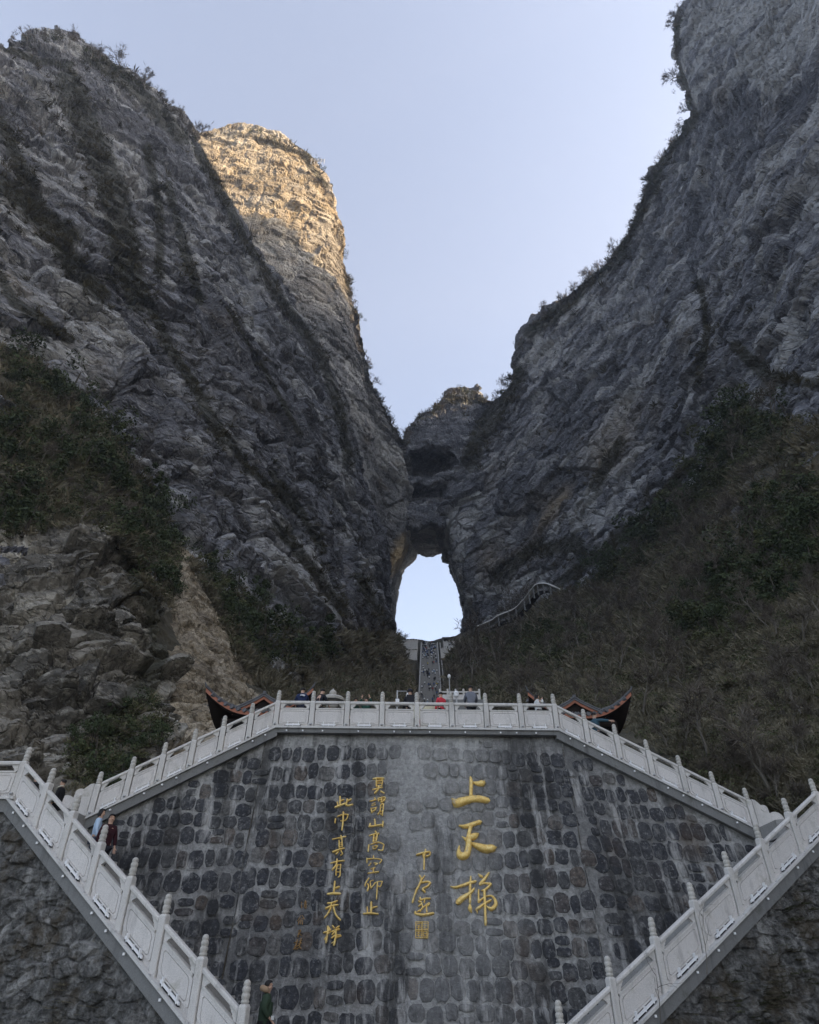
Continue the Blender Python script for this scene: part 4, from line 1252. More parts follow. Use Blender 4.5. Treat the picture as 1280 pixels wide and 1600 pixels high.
col(Z1, [
 ('莫', [[(310,175),(390,160),(530,160),28],[(370,150),(375,210),22],[(490,150),(500,200),22],[(375,215),(375,330),30],[(380,230),(500,215),(490,310),24],[(385,270),(480,262),20],[(380,325),(480,320),20],[(300,400),(400,375),(500,350),26],[(425,330),(410,400),(345,470),34],[(470,435),(535,470),30]],
  "gold character 莫, top of the longer poem column"),
 ('謂', [[(340,570),(355,615),24],[(245,640),(370,610),24],[(280,705),(350,675),20],[(275,735),(355,715),16],[(265,790),(285,870),28],[(270,795),(375,770),18],[(378,770),(350,815),22],[(280,860),(360,815),22],[(410,580),(420,640),22],[(410,580),(550,555),(540,620),(465,660),22],[(430,610),(530,600),16],[(480,575),(480,650),16],[(465,715),(450,850),(405,910),22],[(460,725),(525,700),(500,930),24],[(470,770),(510,760),14],[(460,850),(500,845),16],[(500,925),(460,900),18]],
  "gold character 謂, second in the longer poem column"),
 ('山', [[(340,1020),(355,1140),34],[(250,1110),(230,1170),34],[(230,1170),(360,1150),(490,1130),32],[(515,1060),(505,1160),30]],
  "gold character 山, third in the longer poem column"),
 ('高', [[(355,1265),(380,1310),30],[(230,1360),(330,1325),(430,1310),26],[(325,1340),(310,1480),32],[(395,1340),(375,1470),30],[(325,1400),(385,1390),20],[(320,1430),(380,1425),18],[(310,1480),(375,1470),24],[(265,1540),(370,1500),(440,1500),(530,1545),(520,1600),(500,1663),(420,1658),26],[(220,1550),(205,1680),28],[(300,1590),(315,1635),26],[(330,1580),(400,1572),(350,1635),24],[(315,1640),(350,1632),18]],
  "gold character 高, fourth in the longer poem column"),
], GV)
col(Z2, [
 ('空', [[(315,240),(320,290),22],[(180,295),(180,380),22],[(185,310),(320,300),(470,320),(480,350),(440,400),22],[(265,390),(215,450),18],[(330,395),(400,405),(350,435),22],[(265,515),(350,485),20],[(320,490),(310,580),28],[(205,610),(320,590),(420,575),26]],
  "gold character 空, fifth in the longer poem column"),
 ('仰', [[(220,710),(160,800),(140,870),28],[(195,830),(215,880),(190,970),32],[(310,755),(250,780),(255,850),(265,920),22],[(265,915),(320,850),(345,805),22],[(340,820),(400,785),(490,775),20],[(500,780),(460,885),(420,875),24],[(400,790),(390,950),(380,1140),26]],
  "gold character 仰, sixth in the longer poem column"),
 ('止', [[(270,1210),(265,1430),38],[(280,1330),(390,1300),28],[(185,1310),(190,1430),24],[(110,1450),(250,1440),(410,1455),34]],
  "gold character 止, foot of the longer poem column"),
], GV)
col(Z3, [
 ('此', [[(420,80),(420,230),34],[(425,170),(495,140),24],[(365,190),(375,260),26],[(320,300),(440,255),(530,220),34],[(570,130),(560,200),(545,255),28],[(580,165),(650,130),26],[(540,255),(600,265),(680,240),32]],
  "gold character 此, top of the left poem column"),
 ('中', [[(325,540),(315,620),28],[(370,490),(480,450),(590,450),22],[(590,450),(560,540),(510,580),20],[(490,400),(480,600),(460,770),32],[(430,580),(480,590),16]],
  "gold character 中, second in the left poem column"),
 ('真', [[(265,970),(380,945),(540,910),28],[(440,890),(445,960),26],[(400,990),(400,1130),24],[(460,950),(465,1120),24],[(405,1040),(455,1030),16],[(405,1075),(455,1070),16],[(400,1120),(460,1115),20],[(270,1230),(400,1180),(505,1155),32],[(385,1230),(335,1275),22],[(440,1200),(475,1270),24],[(430,1300),(475,1270),18]],
  "gold character 真, third in the left poem column"),
 ('有', [[(225,1465),(350,1430),(505,1410),26],[(360,1380),(340,1500),(260,1600),32],[(370,1500),(340,1600),(335,1715),26],[(370,1505),(440,1490),20],[(435,1490),(425,1600),(418,1720),(385,1755),26],[(345,1580),(420,1575),14],[(340,1650),(415,1645),18]],
  "gold character 有, fourth in the left poem column"),
], GV)
col(Z4, [
 ('上', [[(380,245),(355,470),34],[(385,385),(470,355),34],[(230,510),(350,495),(490,500),44]], "small gold character 上, fifth in the left poem column"),
 ('天', [[(230,700),(320,690),(430,650),34],[(190,805),(310,755),(440,735),36],[(310,690),(290,800),(230,920),(165,1000),32],[(350,780),(400,940),(490,1045),36]], "small gold character 天, sixth in the left poem column"),
 ('梯', [[(145,1310),(215,1290),(290,1250),30],[(235,1180),(230,1300),(195,1510),40],[(215,1380),(165,1450),26],[(245,1190),(280,1250),30],[(250,1330),(290,1290),22],[(330,1165),(370,1215),30],[(470,1175),(400,1220),28],[(475,1235),(380,1260),(315,1290),30],[(395,1275),(320,1350),26],[(410,1340),(310,1420),26],[(400,1260),(395,1400),(360,1570),40],[(400,1370),(490,1360),(500,1385),(410,1410),26],[(350,1500),(310,1530),16]],
  "small gold character 梯, foot of the left poem column"),
], GV)
k3 = 10.0
col(Z5, [
 ('中', [[(165,165),(260,135),(360,115),24],[(375,130),(360,175),(310,190),22],[(300,85),(280,200),(275,390),24],[(260,150),(270,210),18]], "thin gold signature character 中 left of the title"),
 ('石', [[(205,490),(235,530),22],[(285,490),(245,550),18],[(235,550),(200,640),(140,760),(95,910),28],[(235,600),(330,585),(375,605),26],[(370,610),(330,660),(255,700),(290,745),28]], "gold signature character 石 with a long left stroke, middle of the signature"),
 ('题', [[(215,835),(225,870),(290,850),(370,850),24],[(290,855),(280,910),22],[(190,890),(240,920),(195,970),22],[(240,920),(250,1000),(180,1050),20],[(250,1000),(350,920),(350,950),(300,970),20],[(310,950),(320,1060),22],[(220,1050),(240,1000),18],[(140,1060),(150,1090),(260,1105),(420,1080),34]], "gold signature character 题 just above the square seal"),
], GS)
glyph(Z5, 10.0, [[*s[:-1], (s[-1],)] for s in [
 [(145,1215),(340,1215),12],[(340,1215),(335,1465),12],[(335,1465),(145,1465),12],[(145,1465),(145,1215),12],[(245,1215),(242,1465),14],[(145,1340),(338,1340),14],
 [(165,1240),(225,1235),10],[(165,1240),(165,1275),(215,1270),10],[(170,1300),(225,1300),10],[(190,1275),(195,1325),9],[(260,1240),(325,1240),9],[(290,1235),(290,1320),9],[(262,1275),(325,1280),9],[(265,1310),(325,1318),9],
 [(160,1365),(230,1365),10],[(165,1395),(225,1395),10],[(160,1425),(230,1430),10],[(195,1350),(190,1450),9],[(262,1365),(320,1365),10],[(262,1365),(265,1440),9],[(265,1400),(320,1400),10],[(265,1435),(320,1440),10],[(318,1365),(318,1440),9]]],
 "square gold seal with four small characters under the signature", cat='seal', name='gold_seal')
k3 = 17.78
col(Z6, [
 ('清', [[(380,190),(375,210),24],[(375,260),(380,290),22],[(380,345),(385,300),20],[(460,195),(520,180),20],[(460,230),(520,220),20],[(490,140),(490,240),20],[(470,260),(455,330),20],[(510,250),(500,350),(480,350),20],[(470,290),(505,285),14]], "tarnished small character 清, top of the attribution at far left"),
 ('俞', [[(370,560),(270,710),18],[(400,560),(460,660),22],[(340,670),(440,640),18],[(310,720),(290,800),20],[(320,710),(360,700),(350,800),20],[(300,760),(345,750),14],[(390,690),(400,810),20],[(420,680),(410,800),14]], "tarnished small character 俞, second of the attribution at far left"),
 ('良', [[(350,950),(350,1000),(300,1050),20],[(290,990),(340,960),18],[(300,1040),(280,1140),(300,1150),20],[(340,1090),(390,1110),20],[(310,1080),(340,1050),16]], "tarnished small character, third of the attribution at far left"),
 ('樾', [[(175,1310),(260,1290),20],[(265,1230),(240,1350),(180,1450),24],[(300,1340),(380,1320),22],[(310,1280),(390,1250),20],[(370,1190),(340,1340),(300,1380),22],[(220,1420),(300,1390),(350,1370),20],[(150,1500),(230,1460),22],[(310,1400),(370,1480),22],[(230,1500),(320,1440),16]], "tarnished small character, lowest of the attribution at far left"),
], GD, M['gold_old'])

# ------------------------------------------------------------------ the long stairway up to the arch, and the walls beside it
S0 = P(672, 1140, 128.0); S1 = P(671, 1006, 312.0)
S0[2] = FLOOR - 1.0
def far_stairs():
    root = tag(empty('long_stairway', S0), "very long straight stone stairway climbing to the hole in the mountain", 'stairway')
    d = S1 - S0; L = math.hypot(d[0], d[1]); t = np.array((d[0]/L, d[1]/L, 0)); q = np.array((t[1], -t[0], 0))
    hw = 4.0; n = 300; m = MB(); V, Fc = [], []
    for i in range(n):
        s0, s1 = L * i / n, L * (i + 1) / n; z0, z1 = d[2] * i / n, d[2] * (i + 1) / n
        b = len(V)
        for s_, z in ((s0, z0), (s0, z1), (s1, z1)):
            for sg in (-1, 1): V.append(tuple(t * s_ + q * sg * hw + np.array((0, 0, z))))
        Fc += [(b, b+1, b+3, b+2), (b+2, b+3, b+5, b+4)]
    m.add(V, Fc)
    st = m.build('flight_of_steps', M['step'], root); st['kind'] = 'stuff'
    for sg, hh in ((-1, 1.1), (1, 1.1), (1.32, .9)):
        w_ = MB()
        for k in range(14):
            f0, f1 = k / 14, (k + 1) / 14 - .004
            vs = []
            for f in (f0, f1):
                p = t * L * f + q * sg * (hw + .25) + np.array((0, 0, d[2] * f))
                for dx, dz in ((-.22, -1.5), (.22, -1.5), (.22, hh), (-.22, hh)): vs.append(tuple(p + q * dx + np.array((0, 0, dz))))
            w_.add(vs, [(3, 2, 1, 0), (4, 5, 6, 7), (0, 1, 5, 4), (1, 2, 6, 5), (2, 3, 7, 6), (3, 0, 4, 7)])
        w_.build('parapet', M['coping'], root)
    for off in (-1.3, 1.3):
        h_ = MB(); h_.tube([t * L * f + q * off + np.array((0, 0, d[2] * f + 1.0)) for f in np.linspace(0, 1, 20)], [.05] * 20, 5)
        h_.build('centre_rail', M['metal'], root)
    b_ = MB()
    vs = []
    for f in (0, 1):
        for sg in (-1, 1):
            for z in (0, -9 if f == 0 else -16): vs.append(tuple(t * L * f + q * sg * (hw + .3) + np.array((0, 0, d[2] * f + z - .4))))
    b_.add(vs, [(0, 2, 6, 4), (1, 5, 7, 3), (0, 4, 5, 1), (2, 3, 7, 6), (0, 1, 3, 2), (4, 6, 7, 5)])
    b_.build('stair_ramp', M['concrete'], root)
    return t, q, L, d
ST, SQ, SL, SD = far_stairs()

# saddle of ground under the arch, closing the foot of the hole
SADDLE = [
 [(x, 1000 - 4 * (x > 690), 380) for x in (585, 618, 640, 665, 700, 722, 750)],
 [(x, 996 + 3 * (610 < x < 700), 346) for x in (585, 618, 640, 665, 700, 722, 750)],
 [(x, 1008 - .2 * max(0, x - 700), 322) for x in (585, 618, 640, 665, 700, 722, 750)],
 [(x, 1045, 292) for x in (585, 618, 640, 665, 700, 722, 750)],
 [(x, 1090, 262) for x in (585, 618, 640, 665, 700, 722, 750)],
 [(x, 1150, 232) for x in (585, 618, 640, 665, 700, 722, 750)],
 [(x, 1200, 205) for x in (585, 618, 640, 665, 700, 722, 750)],
]
def saddle_disp(G, n, px, py, w):
    out = G.copy(); out[..., 2] += 1.1 * fbm(G / 6, 4, 51) - 2.0 * np.clip(1 - np.abs(px - 673) / 26, 0, 1)
    return out
terrain('saddle', SADDLE, 170, 70, M['soil'], saddle_disp, back=False)

def terrace_wall(x0, x1, y, Yd, hpx, label):
    a, b = P(x0, y, Yd), P(x1, y, Yd)
    zt = (a[2] + b[2]) / 2
    root = tag(empty('terrace_wall', ((a[0] + b[0]) / 2, Yd, zt - 6)), label, 'terrace wall', 'walls beside the head of the long stairway')
    hw = (b[0] - a[0]) / 2
    m = MB(); m.box((-hw, -.6, 2.2), (hw, 1.5, 6)); m.build('wall', M['coping'], root)
    n = max(4, int(hw * 2 / 1.3))
    pm = MB(); pm.box((-.16, -.16, 6.002), (.16, .16, 7.5)); pme = pm.mesh('post', M['granite'])
    bw = hw * 2 / n
    lm = MB(); lm.box((.18, -.08, 6.15), (bw - .18, .08, 7.05)); lme = lm.mesh('panel', M['granite'])
    for i in range(n + 1):
        place('post', pme, root, (-hw + bw * i, -.3, 0))
        if i < n: place('panel', lme, root, (-hw + bw * i, -.3, 0))
terrace_wall(617, 653, 1004, 288, 0, "small grey terrace wall with white railing left of the stairway head")
terrace_wall(693, 730, 1006, 284, 0, "small grey terrace wall with white railing right of the stairway head")
terrace_wall(629, 652, 1020, 268, 0, "lower short terrace wall left of the stairway head")
terrace_wall(689, 701, 1017, 274, 0, "short terrace wall stub right of the stairway head")
# viewing deck on piers at the foot of the hole, on the right
def deck():
    c = P(712, 1000, 322)
    root = tag(empty('viewing_deck', c), "dark arched viewing deck at the lower right foot of the hole", 'viewing deck')
    m = MB(); m.box((-7.5, -2, 0), (7.5, 4, .8)); m.build('deck_slab', M['concrete'], root)
    for x in (-7, -2.4, 2.4, 7):
        p = MB(); p.box((x - .45, -1.6, -5), (x + .45, -.7, -.002)); p.build('pier', M['concrete'], root)
    b = MB(); b.box((-7.2, 2.5, -5), (7.2, 3.6, -.01)); b.build('back_wall', M['concrete'], root)
deck()
# covered plank walkway climbing the cliff foot on the right
def walkway():
    pts = [(748,986,292),(772,976,286),(782,969,283),(797,963,279),(809,957,276),(822,944,272),(832,931,269),(841,921,266),(850,918,263),(860,919,260),(872,924,257)]
    A = cr(np.array([P(x, y - 4, Y - 14) for x, y, Y in pts]), 41)
    root = tag(empty('covered_walkway', A[20]), "covered plank walkway with a curving grey roof along the cliff foot", 'walkway')
    o = A[20]
    t = np.gradient(A, axis=0); t /= np.linalg.norm(t, axis=1, keepdims=True)
    q = np.cross(t, (0, 0, 1)); q /= np.linalg.norm(q, axis=1, keepdims=True)
    q = np.where((q[:, 1] > 0)[:, None], -q, q)
    for nm, z0, z1, wd, mt in (('roof', 0, .8, 2.1, 'coping'), ('floor', -3.6, -3.2, 1.6, 'darkwood'), ('railing', -2.2, -1.9, .14, 'concrete')):
        m = MB(); vs = []
        for i in range(41):
            c = A[i] - o + (q[i] * 1.5 if nm == 'railing' else 0)
            for s_, z in ((-wd, z0), (wd, z0), (wd * .8, z1), (-wd * .8, z1)): vs.append(tuple(c + q[i] * s_ + np.array((0, 0, z))))
        fs = [(i*4+k, i*4+(k+1) % 4, (i+1)*4+(k+1) % 4, (i+1)*4+k) for i in range(40) for k in range(4)] + [(3, 2, 1, 0), (160, 161, 162, 163)]
        m.add(vs, fs); m.build(nm, M[mt], root)
    for i in (3, 8, 12, 16, 20, 23, 26, 29, 33, 37):
        p = MB(); c = A[i] - o + q[i] * 1.4
        p.tube([c + np.array((0, 0, -5.0)), c + np.array((0, 0, .01))], [.42, .4], 6); p.build('pillar', M['concrete'], root)
walkway()
# little railed platform on the sunlit summit
def summit_rail():
    c = P(497, 250, 222)
    root = tag(empty('lookout_railing', c), "tiny lookout railing on the rim of the sunlit summit", 'railing')
    for i in range(5):
        m = MB(); m.tube([(i * 2.4 - 4.8, 0, -6), (i * 2.4 - 4.8, 0, 3.2 - i * .5)], [.22, .22], 5); m.build('post', M['metal'], root)
    for z in (3.0, 1.2, -.8):
        m = MB(); m.tube([(-4.8, 0, z), (4.8, 0, z - 2.0)], [.18, .18], 5); m.build('rail', M['metal'], root)
summit_rail()

# ------------------------------------------------------------------ plaza furniture just behind the platform rail
def lamp(px, py, Yd, label, arm=True):
    top = P(px, py, Yd); h = top[2] - FLOOR
    root = tag(empty('lamp_post', (top[0], Yd, FLOOR)), label, 'lamp post')
    m = MB(); m.tube([(0, 0, 0), (0, 0, h)], [.07, .05], 8); m.build('pole', M['metal'], root)
    if arm:
        m = MB(); m.tube([(0, 0, h - .05), (.55, 0, h - .05), (.62, 0, h - .18)], [.035, .03, .03], 6); m.build('arm', M['metal'], root)
        m = MB(); m.lathe([(.0, -.16), (.13, -.14), (.15, -.02), (.08, .06), (0, .08)], (.66, 0, h - .22), 8); m.build('lamp_head', M['light_bar'], root)
        m = MB(); m.box((-.10, -.12, h - .95), (.12, .08, h - .55)); m.build('control_box', M['light_bar'], root)
    else:
        m = MB(); m.lathe([(.06, 0), (.16, .08), (.18, .3), (.10, .42), (0, .46)], (0, 0, h - .3), 8); m.build('lamp_head', M['light_bar'], root)
lamp(621, 1079, 37, "slender street lamp with one arm behind the platform railing")
lamp(702, 1056, 62, "small lamp post with round heads right of the long stairway", arm=False)
lamp(713, 1083, 40, "short white post lamp in front of the distant railing", arm=False)
def lantern():
    p = P(521, 1076, 28.5); zt = p[2]
    root = tag(empty('stone_lantern', (p[0], 28.5, FLOOR)), "weathered stone lantern top showing over the platform railing", 'stone lantern')
    h = zt - FLOOR
    m = MB(); m.lathe([(.3, 0), (.3, .2), (.18, .3), (.16, h - 1.0), (.3, h - .9)], n=8); m.build('shaft', M['finial'], root)
    m = MB(); m.lathe([(.26, h - .898), (.26, h - .62)], n=6); m.build('fire_box', M['finial'], root)
    m = MB(); m.lathe([(.60, h - .64), (.62, h - .54), (.52, h - .46), (.22, h - .38), (.12, h - .34)], n=10); m.build('cap', M['finial'], root)
    m = MB(); m.lathe([(.10, h - .36), (.17, h - .24), (.15, h - .14), (.05, h - .06), (.02, h)], n=10); m.build('finial', M['finial'], root, True)
lantern()
def board():
    p = P(669, 1106, 25.75)
    root = tag(empty('notice_board', (p[0], 25.75, FLOOR)), "cream notice board behind the platform railing below the long stairway", 'notice board')
    z = p[2] - FLOOR
    m = MB(); m.box((-.62, -.03, z - .42), (.62, .03, z + .12)); f = m.build('board', M['sign'], root)
    for x in (-.5, .5):
        m = MB(); m.box((x - .03, .032, 0), (x + .03, .09, z + .1)); m.build('leg', M['metal'], root)
    m = MB(); m.box((-.66, -.05, z + .122), (.66, .05, z + .17)); m.build('top_rail', M['gold_old'], root)
board()
def barrier():
    p = P(673, 1133, 25.6)
    root = tag(empty('red_barrier', (p[0], 25.6, FLOOR)), "low red barrier seen through the gap under a platform panel", 'barrier')
    m = MB(); m.box((-.45, -.05, 0.03), (.45, .05, .42)); m.build('board', cloth((.45, .04, .04)), root)
    for x in (-.35, .35):
        m = MB(); m.box((x - .04, -.2, 0), (x + .04, .2, .028)); m.build('foot', M['metal'], root)
barrier()
def far_rail():
    p = P(718, 1079, 66)
    root = tag(empty('stone_railing', (p[0], 66, p[2] - 1.2)), "short pale stone railing in front of the hillside, right of the long stairway", 'railing')
    for i in range(6):
        m = MB(); m.box((-2.1 + i*.84 - .1, -.1, 0), (-2.1 + i*.84 + .1, .1, 1.35)); m.build('post', M['granite'], root)
        if i < 5:
            m = MB(); m.box((-2.1 + i*.84 + .102, -.05, .1), (-2.1 + i*.84 + .738, .05, .75)); m.build('panel', M['panel'], root)
            m = MB(); m.box((-2.1 + i*.84 + .102, -.07, .95), (-2.1 + i*.84 + .738, .07, 1.1)); m.build('rail', M['granite'], root)
    m = MB(); m.box((-2.6, -.6, -3.5), (2.6, .6, -.002)); m.build('plinth', M['concrete'], root)
far_rail()

# ------------------------------------------------------------------ people
DG = None
def skin_mesh(name, V, E, R, material, sub=1, root=0, smooth=True):
    me = bpy.data.meshes.new(name); me.from_pydata([tuple(v) for v in V], E, [])
    ob = bpy.data.objects.new(name, me); SC.collection.objects.link(ob)
    sk = ob.modifiers.new('skin', 'SKIN'); sk.use_smooth_shade = True
    ly = me.skin_vertices[0] if len(me.skin_vertices) else None
    if ly is None:
        bpy.context.view_layer.objects.active = ob
        ly = me.skin_vertices[0]
    for i, r in enumerate(R):
        ly.data[i].radius = (r, r) if not isinstance(r, tuple) else r
        ly.data[i].use_root = (i == root)
    if sub:
        ss = ob.modifiers.new('sub', 'SUBSURF'); ss.levels = sub; ss.render_levels = sub
    dg = bpy.context.evaluated_depsgraph_get()
    out = bpy.data.meshes.new_from_object(ob.evaluated_get(dg))
    out.name = name
    bpy.data.objects.remove(ob); bpy.data.meshes.remove(me)
    out.materials.clear(); out.materials.append(material)
    return out

def person(head_top, rz, label, top, bottom, pose='stand', hair_len='short', height=1.70, extras=(), lean=0.0, bulk=1.0, group=None, stride=.16):
    """Figure whose head top is at head_top (world); local +Y is where it faces; rz turns it."""
    s = height / 1.70
    root = tag(empty('person', (head_top[0], head_top[1], head_top[2] - height), rz), label, 'person', group)
    root.scale = (s, s, s)
    V, E, R = [], [], []
    def add(p, r, par=None):
        p = np.array(p, float)
        if p[2] > .95: p = p + np.array((0, lean * (p[2] - .95), 0))
        V.append(p); R.append(r)
        if par is not None: E.append((par, len(V) - 1))
        return len(V) - 1
    pel = add((0, 0, .93), (.15, .11))
    wa = add((0, .0, 1.08), (.13, .10), pel); ch = add((0, .01, 1.27), (.155, .11), wa); nb = add((0, 0, 1.42), (.09, .07), ch)
    nk = add((0, .01, 1.48), .055, nb); h0 = add((0, .03, 1.555), (.068, .080), nk); h1 = add((0, .02, 1.625), (.076, .092), h0); h2 = add((0, .01, 1.675), (.05, .06), h1)
    add((0, .115, 1.585), .016, h0)                                     # nose
    for sx in (-1, 1): add((sx * .082, .01, 1.585), .014, h0)           # ears
    arms = {}
    targets = {'stand': (((-.23, .02, 1.12), (-.24, .10, .88)), ((.23, .02, 1.12), (.24, .10, .88))),
               'pockets': (((-.26, -.05, 1.13), (-.19, .12, .96)), ((.26, -.05, 1.13), (.19, .12, .96))),
               'rail': (((-.24, .14, 1.18), (-.20, .38, 1.08)), ((.24, .14, 1.18), (.20, .38, 1.08))),
               'reach': (((-.26, .12, 1.24), (-.34, .36, 1.12)), ((.40, .06, 1.30), (.66, .14, 1.22))),
               'camera': (((-.24, .16, 1.24), (-.08, .26, 1.50)), ((.24, .16, 1.24), (.08, .26, 1.50))),
               'raised': (((-.30, .10, 1.42), (-.20, .16, 1.70)), ((.30, .10, 1.42), (.20, .16, 1.70)))}[pose]
    for sx, (el, wr) in zip((-1, 1), targets):
        sh = add((sx * .17, 0, 1.37), .062, ch)
        e = add(el, .042, sh); w = add(wr, .028, e)
        d = np.array(wr, float) - np.array(el, float); d /= np.linalg.norm(d)
        side = np.cross(d, (0, 1.0, 0.05)); side /= np.linalg.norm(side)
        base = V[w] - (0, lean * (V[w][2] - .95), 0) if lean else V[w]
        pa = add(base + d * .06, .030, w)
        for k, (off, ln) in enumerate(((-.027, .075), (-.009, .088), (.009, .083), (.027, .066))):
            f1 = add(base + d * .095 + side * off, .0095, pa)
            add(base + d * (.095 + ln) + side * off * 1.2 + np.array((0, .02, -.012)), .0075, f1)
        t1 = add(base + d * .055 + side * -.05, .011, pa); add(base + d * .10 + side * -.062, .009, t1)
        arms[sx] = (sh, e, w)
    legs = {}
    for sx in (-1, 1):
        st_ = stride * sx
        hp = add((sx * .095, 0, .88), .095, pel); kn = add((sx * .10, st_ * .55 + .03, .49), .062, hp)
        an = add((sx * .10, st_ - .02, .09), .038, kn); add((sx * .11, st_ + .14, .035), .034, an)
        legs[sx] = (hp, kn, an)
    body = skin_mesh('body', V, E, R, M['skin'], 1)
    bo = place('body', body, root)
    # clothes: their own slightly larger surfaces over trunk and limbs
    tv, te, tr = [], [], []
    def tadd(p, r, par=None):
        tv.append(np.array(p)); tr.append(r)
        if par is not None: te.append((par, len(tv) - 1))
        return len(tv) - 1
    a = tadd(V[wa], (.165 * bulk, .135 * bulk)); b = tadd(V[pel] + (0, 0, -.06 * bulk ** 3), (.180 * bulk, .145 * bulk), a); c = tadd(V[ch], (.185 * bulk, .14 * bulk), a); d = tadd(V[nb] + (0, 0, -.01), (.105, .09), c); tadd(V[nk] + (0, 0, .0), (.072, .07), d)
    for sx in (-1, 1):
        sh, e, w = arms[sx]
        i = tadd(V[sh], .085 * bulk, c); j = tadd(V[e], .064 * bulk, i); tadd(V[w] * .92 + V[e] * .08, .050 * bulk, j)
    tops = place('jacket', skin_mesh('jacket', tv, te, tr, cloth(top), 1), root)
    bv, be, br = [], [], []
    bv.append(V[pel] + (0, 0, -.01)); br.append((.168, .13))
    for sx in (-1, 1):
        hp, kn, an = legs[sx]; k = len(bv)
        bv += [V[hp] + (0, 0, -.05), V[kn], V[an] + (0, 0, .02)]; br += [.108, .078, .062]; be += [(0, k), (k, k+1), (k+1, k+2)]
    place('trousers', skin_mesh('trousers', bv, be, br, cloth(bottom), 1), root)
    for sx in (-1, 1):
        an = V[legs[sx][2]]
        m = MB()
        m.lathe([(.055, 0), (.055, .10), (.05, .12)], (0, 0, 0), 8)
        m.box((-.048, -.06, -.0), (.048, .19, .075))
        m.build('shoe', cloth((.03, .03, .032)), root, loc=(an[0], an[1] - .02, 0))
    # hair: cap over the skull, longer at the back when the photo shows it
    hm = MB(); hc = V[h1] + (0, -.005, .005); rows, nseg = 6, 12
    vs = []
    for j in range(rows):
        th = .02 + (math.pi * .60) * j / (rows - 1)
        for i in range(nseg):
            ph = 2 * math.pi * i / nseg
            y = math.cos(ph)
            cut = 1.0 - (.42 if y > .2 else 0) * max(0, j - 2) / (rows - 3)
            tt = th * cut
            vs.append((hc[0] + .096 * math.sin(tt) * math.sin(ph), hc[1] + .112 * math.sin(tt) * y, hc[2] + .100 * math.cos(tt) - (.0 if hair_len == 'short' else .10 * max(0, j - 3) / 2 * (1 if y < .3 else 0))))
    hm.add(vs, [(j*nseg+i, j*nseg+(i+1) % nseg, (j+1)*nseg+(i+1) % nseg, (j+1)*nseg+i) for j in range(rows-1) for i in range(nseg)])
    hm.build('hair', M['hair'], root, True)
    em = MB()
    for sx in (-1, 1): em.lathe([(.0, -.008), (.012, 0), (0, .008)], (V[h0][0] + sx * .032, V[h0][1] + .083, V[h0][2] + .055), 6)
    em.build('eyes', M['eye'], root)
    mm = MB(); mm.box((-.025, V[h0][1] + .076, V[h0][2] - .006), (.025, V[h0][1] + .086, V[h0][2] + .004)); mm.build('mouth', cloth((.30, .12, .10)), root)
    for ex in extras: ex(root, V, dict(ch=ch, nb=nb, nk=nk, h0=h0, h1=h1, wa=wa, arms=arms))
    return root

def ex_hood(c):
    def f(root, V, k):
        m = MB(); p = V[k['nk']]
        pts = [p + np.array((.15 * math.cos(a), -.02 + .13 * math.sin(a), .03 - .05 * math.sin(a))) for a in np.linspace(math.pi * .9, 2.1 * math.pi, 12)]
        m.tube(pts, [.04, .06] + [.07] * 8 + [.06, .04], 8); m.build('fur_hood', cloth(c), root, True)
    return f
def ex_lei(root, V, k):
    m = MB(); p = V[k['nk']]
    pts = [p + np.array((.13 * math.cos(a), .05 + .09 * math.sin(a), -.03 - .05 * math.sin(a))) for a in np.linspace(0, 2 * math.pi, 15)]
    m.tube(pts, [.024] * 15, 6); m.build('pale_collar', cloth((.62, .60, .50)), root, True)
def ex_bag(c):
    def f(root, V, k):
        p = V[k['ch']]; m = MB()
        m.box((p[0] - .15, p[1] - .28, p[2] - .24), (p[0] + .15, p[1] - .13, p[2] + .14)); m.build('backpack', cloth(c), root)
    return f
def ex_cap(c):
    def f(root, V, k):
        p = V[k['h1']]; m = MB()
        m.lathe([(.112, .0), (.112, .05), (.085, .10), (.0, .12)], (p[0], p[1], p[2] + .0), 10)
        m.box((p[0] - .07, p[1] + .09, p[2] + .01), (p[0] + .07, p[1] + .19, p[2] + .025)); m.build('cap', cloth(c), root, True)
    return f
def ex_print(root, V, k):
    p = V[k['ch']]; m = MB()
    m.prism([(-.10, -.02), (-.02, .0), (.08, -.03), (.11, .03), (.02, .05), (-.08, .03)], lambda s, h, n: (p[0] + s, p[1] + n, p[2] + h + .04), -.175, -.13)
    m.build('white_print', cloth((.6, .62, .66)), root)
def ex_camera(root, V, k):
    p = (V[k['arms'][1][2]] + V[k['arms'][-1][2]]) / 2; m = MB()
    m.box((p[0] - .07, p[1] + .03, p[2] - .02), (p[0] + .07, p[1] + .10, p[2] + .10)); m.build('camera', cloth((.03, .03, .03)), root)
def ex_handset(root, V, k):
    p = V[k['arms'][1][2]]; m = MB()
    m.box((p[0] - .05, p[1] + .03, p[2] - .03), (p[0] + .05, p[1] + .10, p[2] + .05)); m.build('white_gloves', cloth((.6, .6, .58)), root)

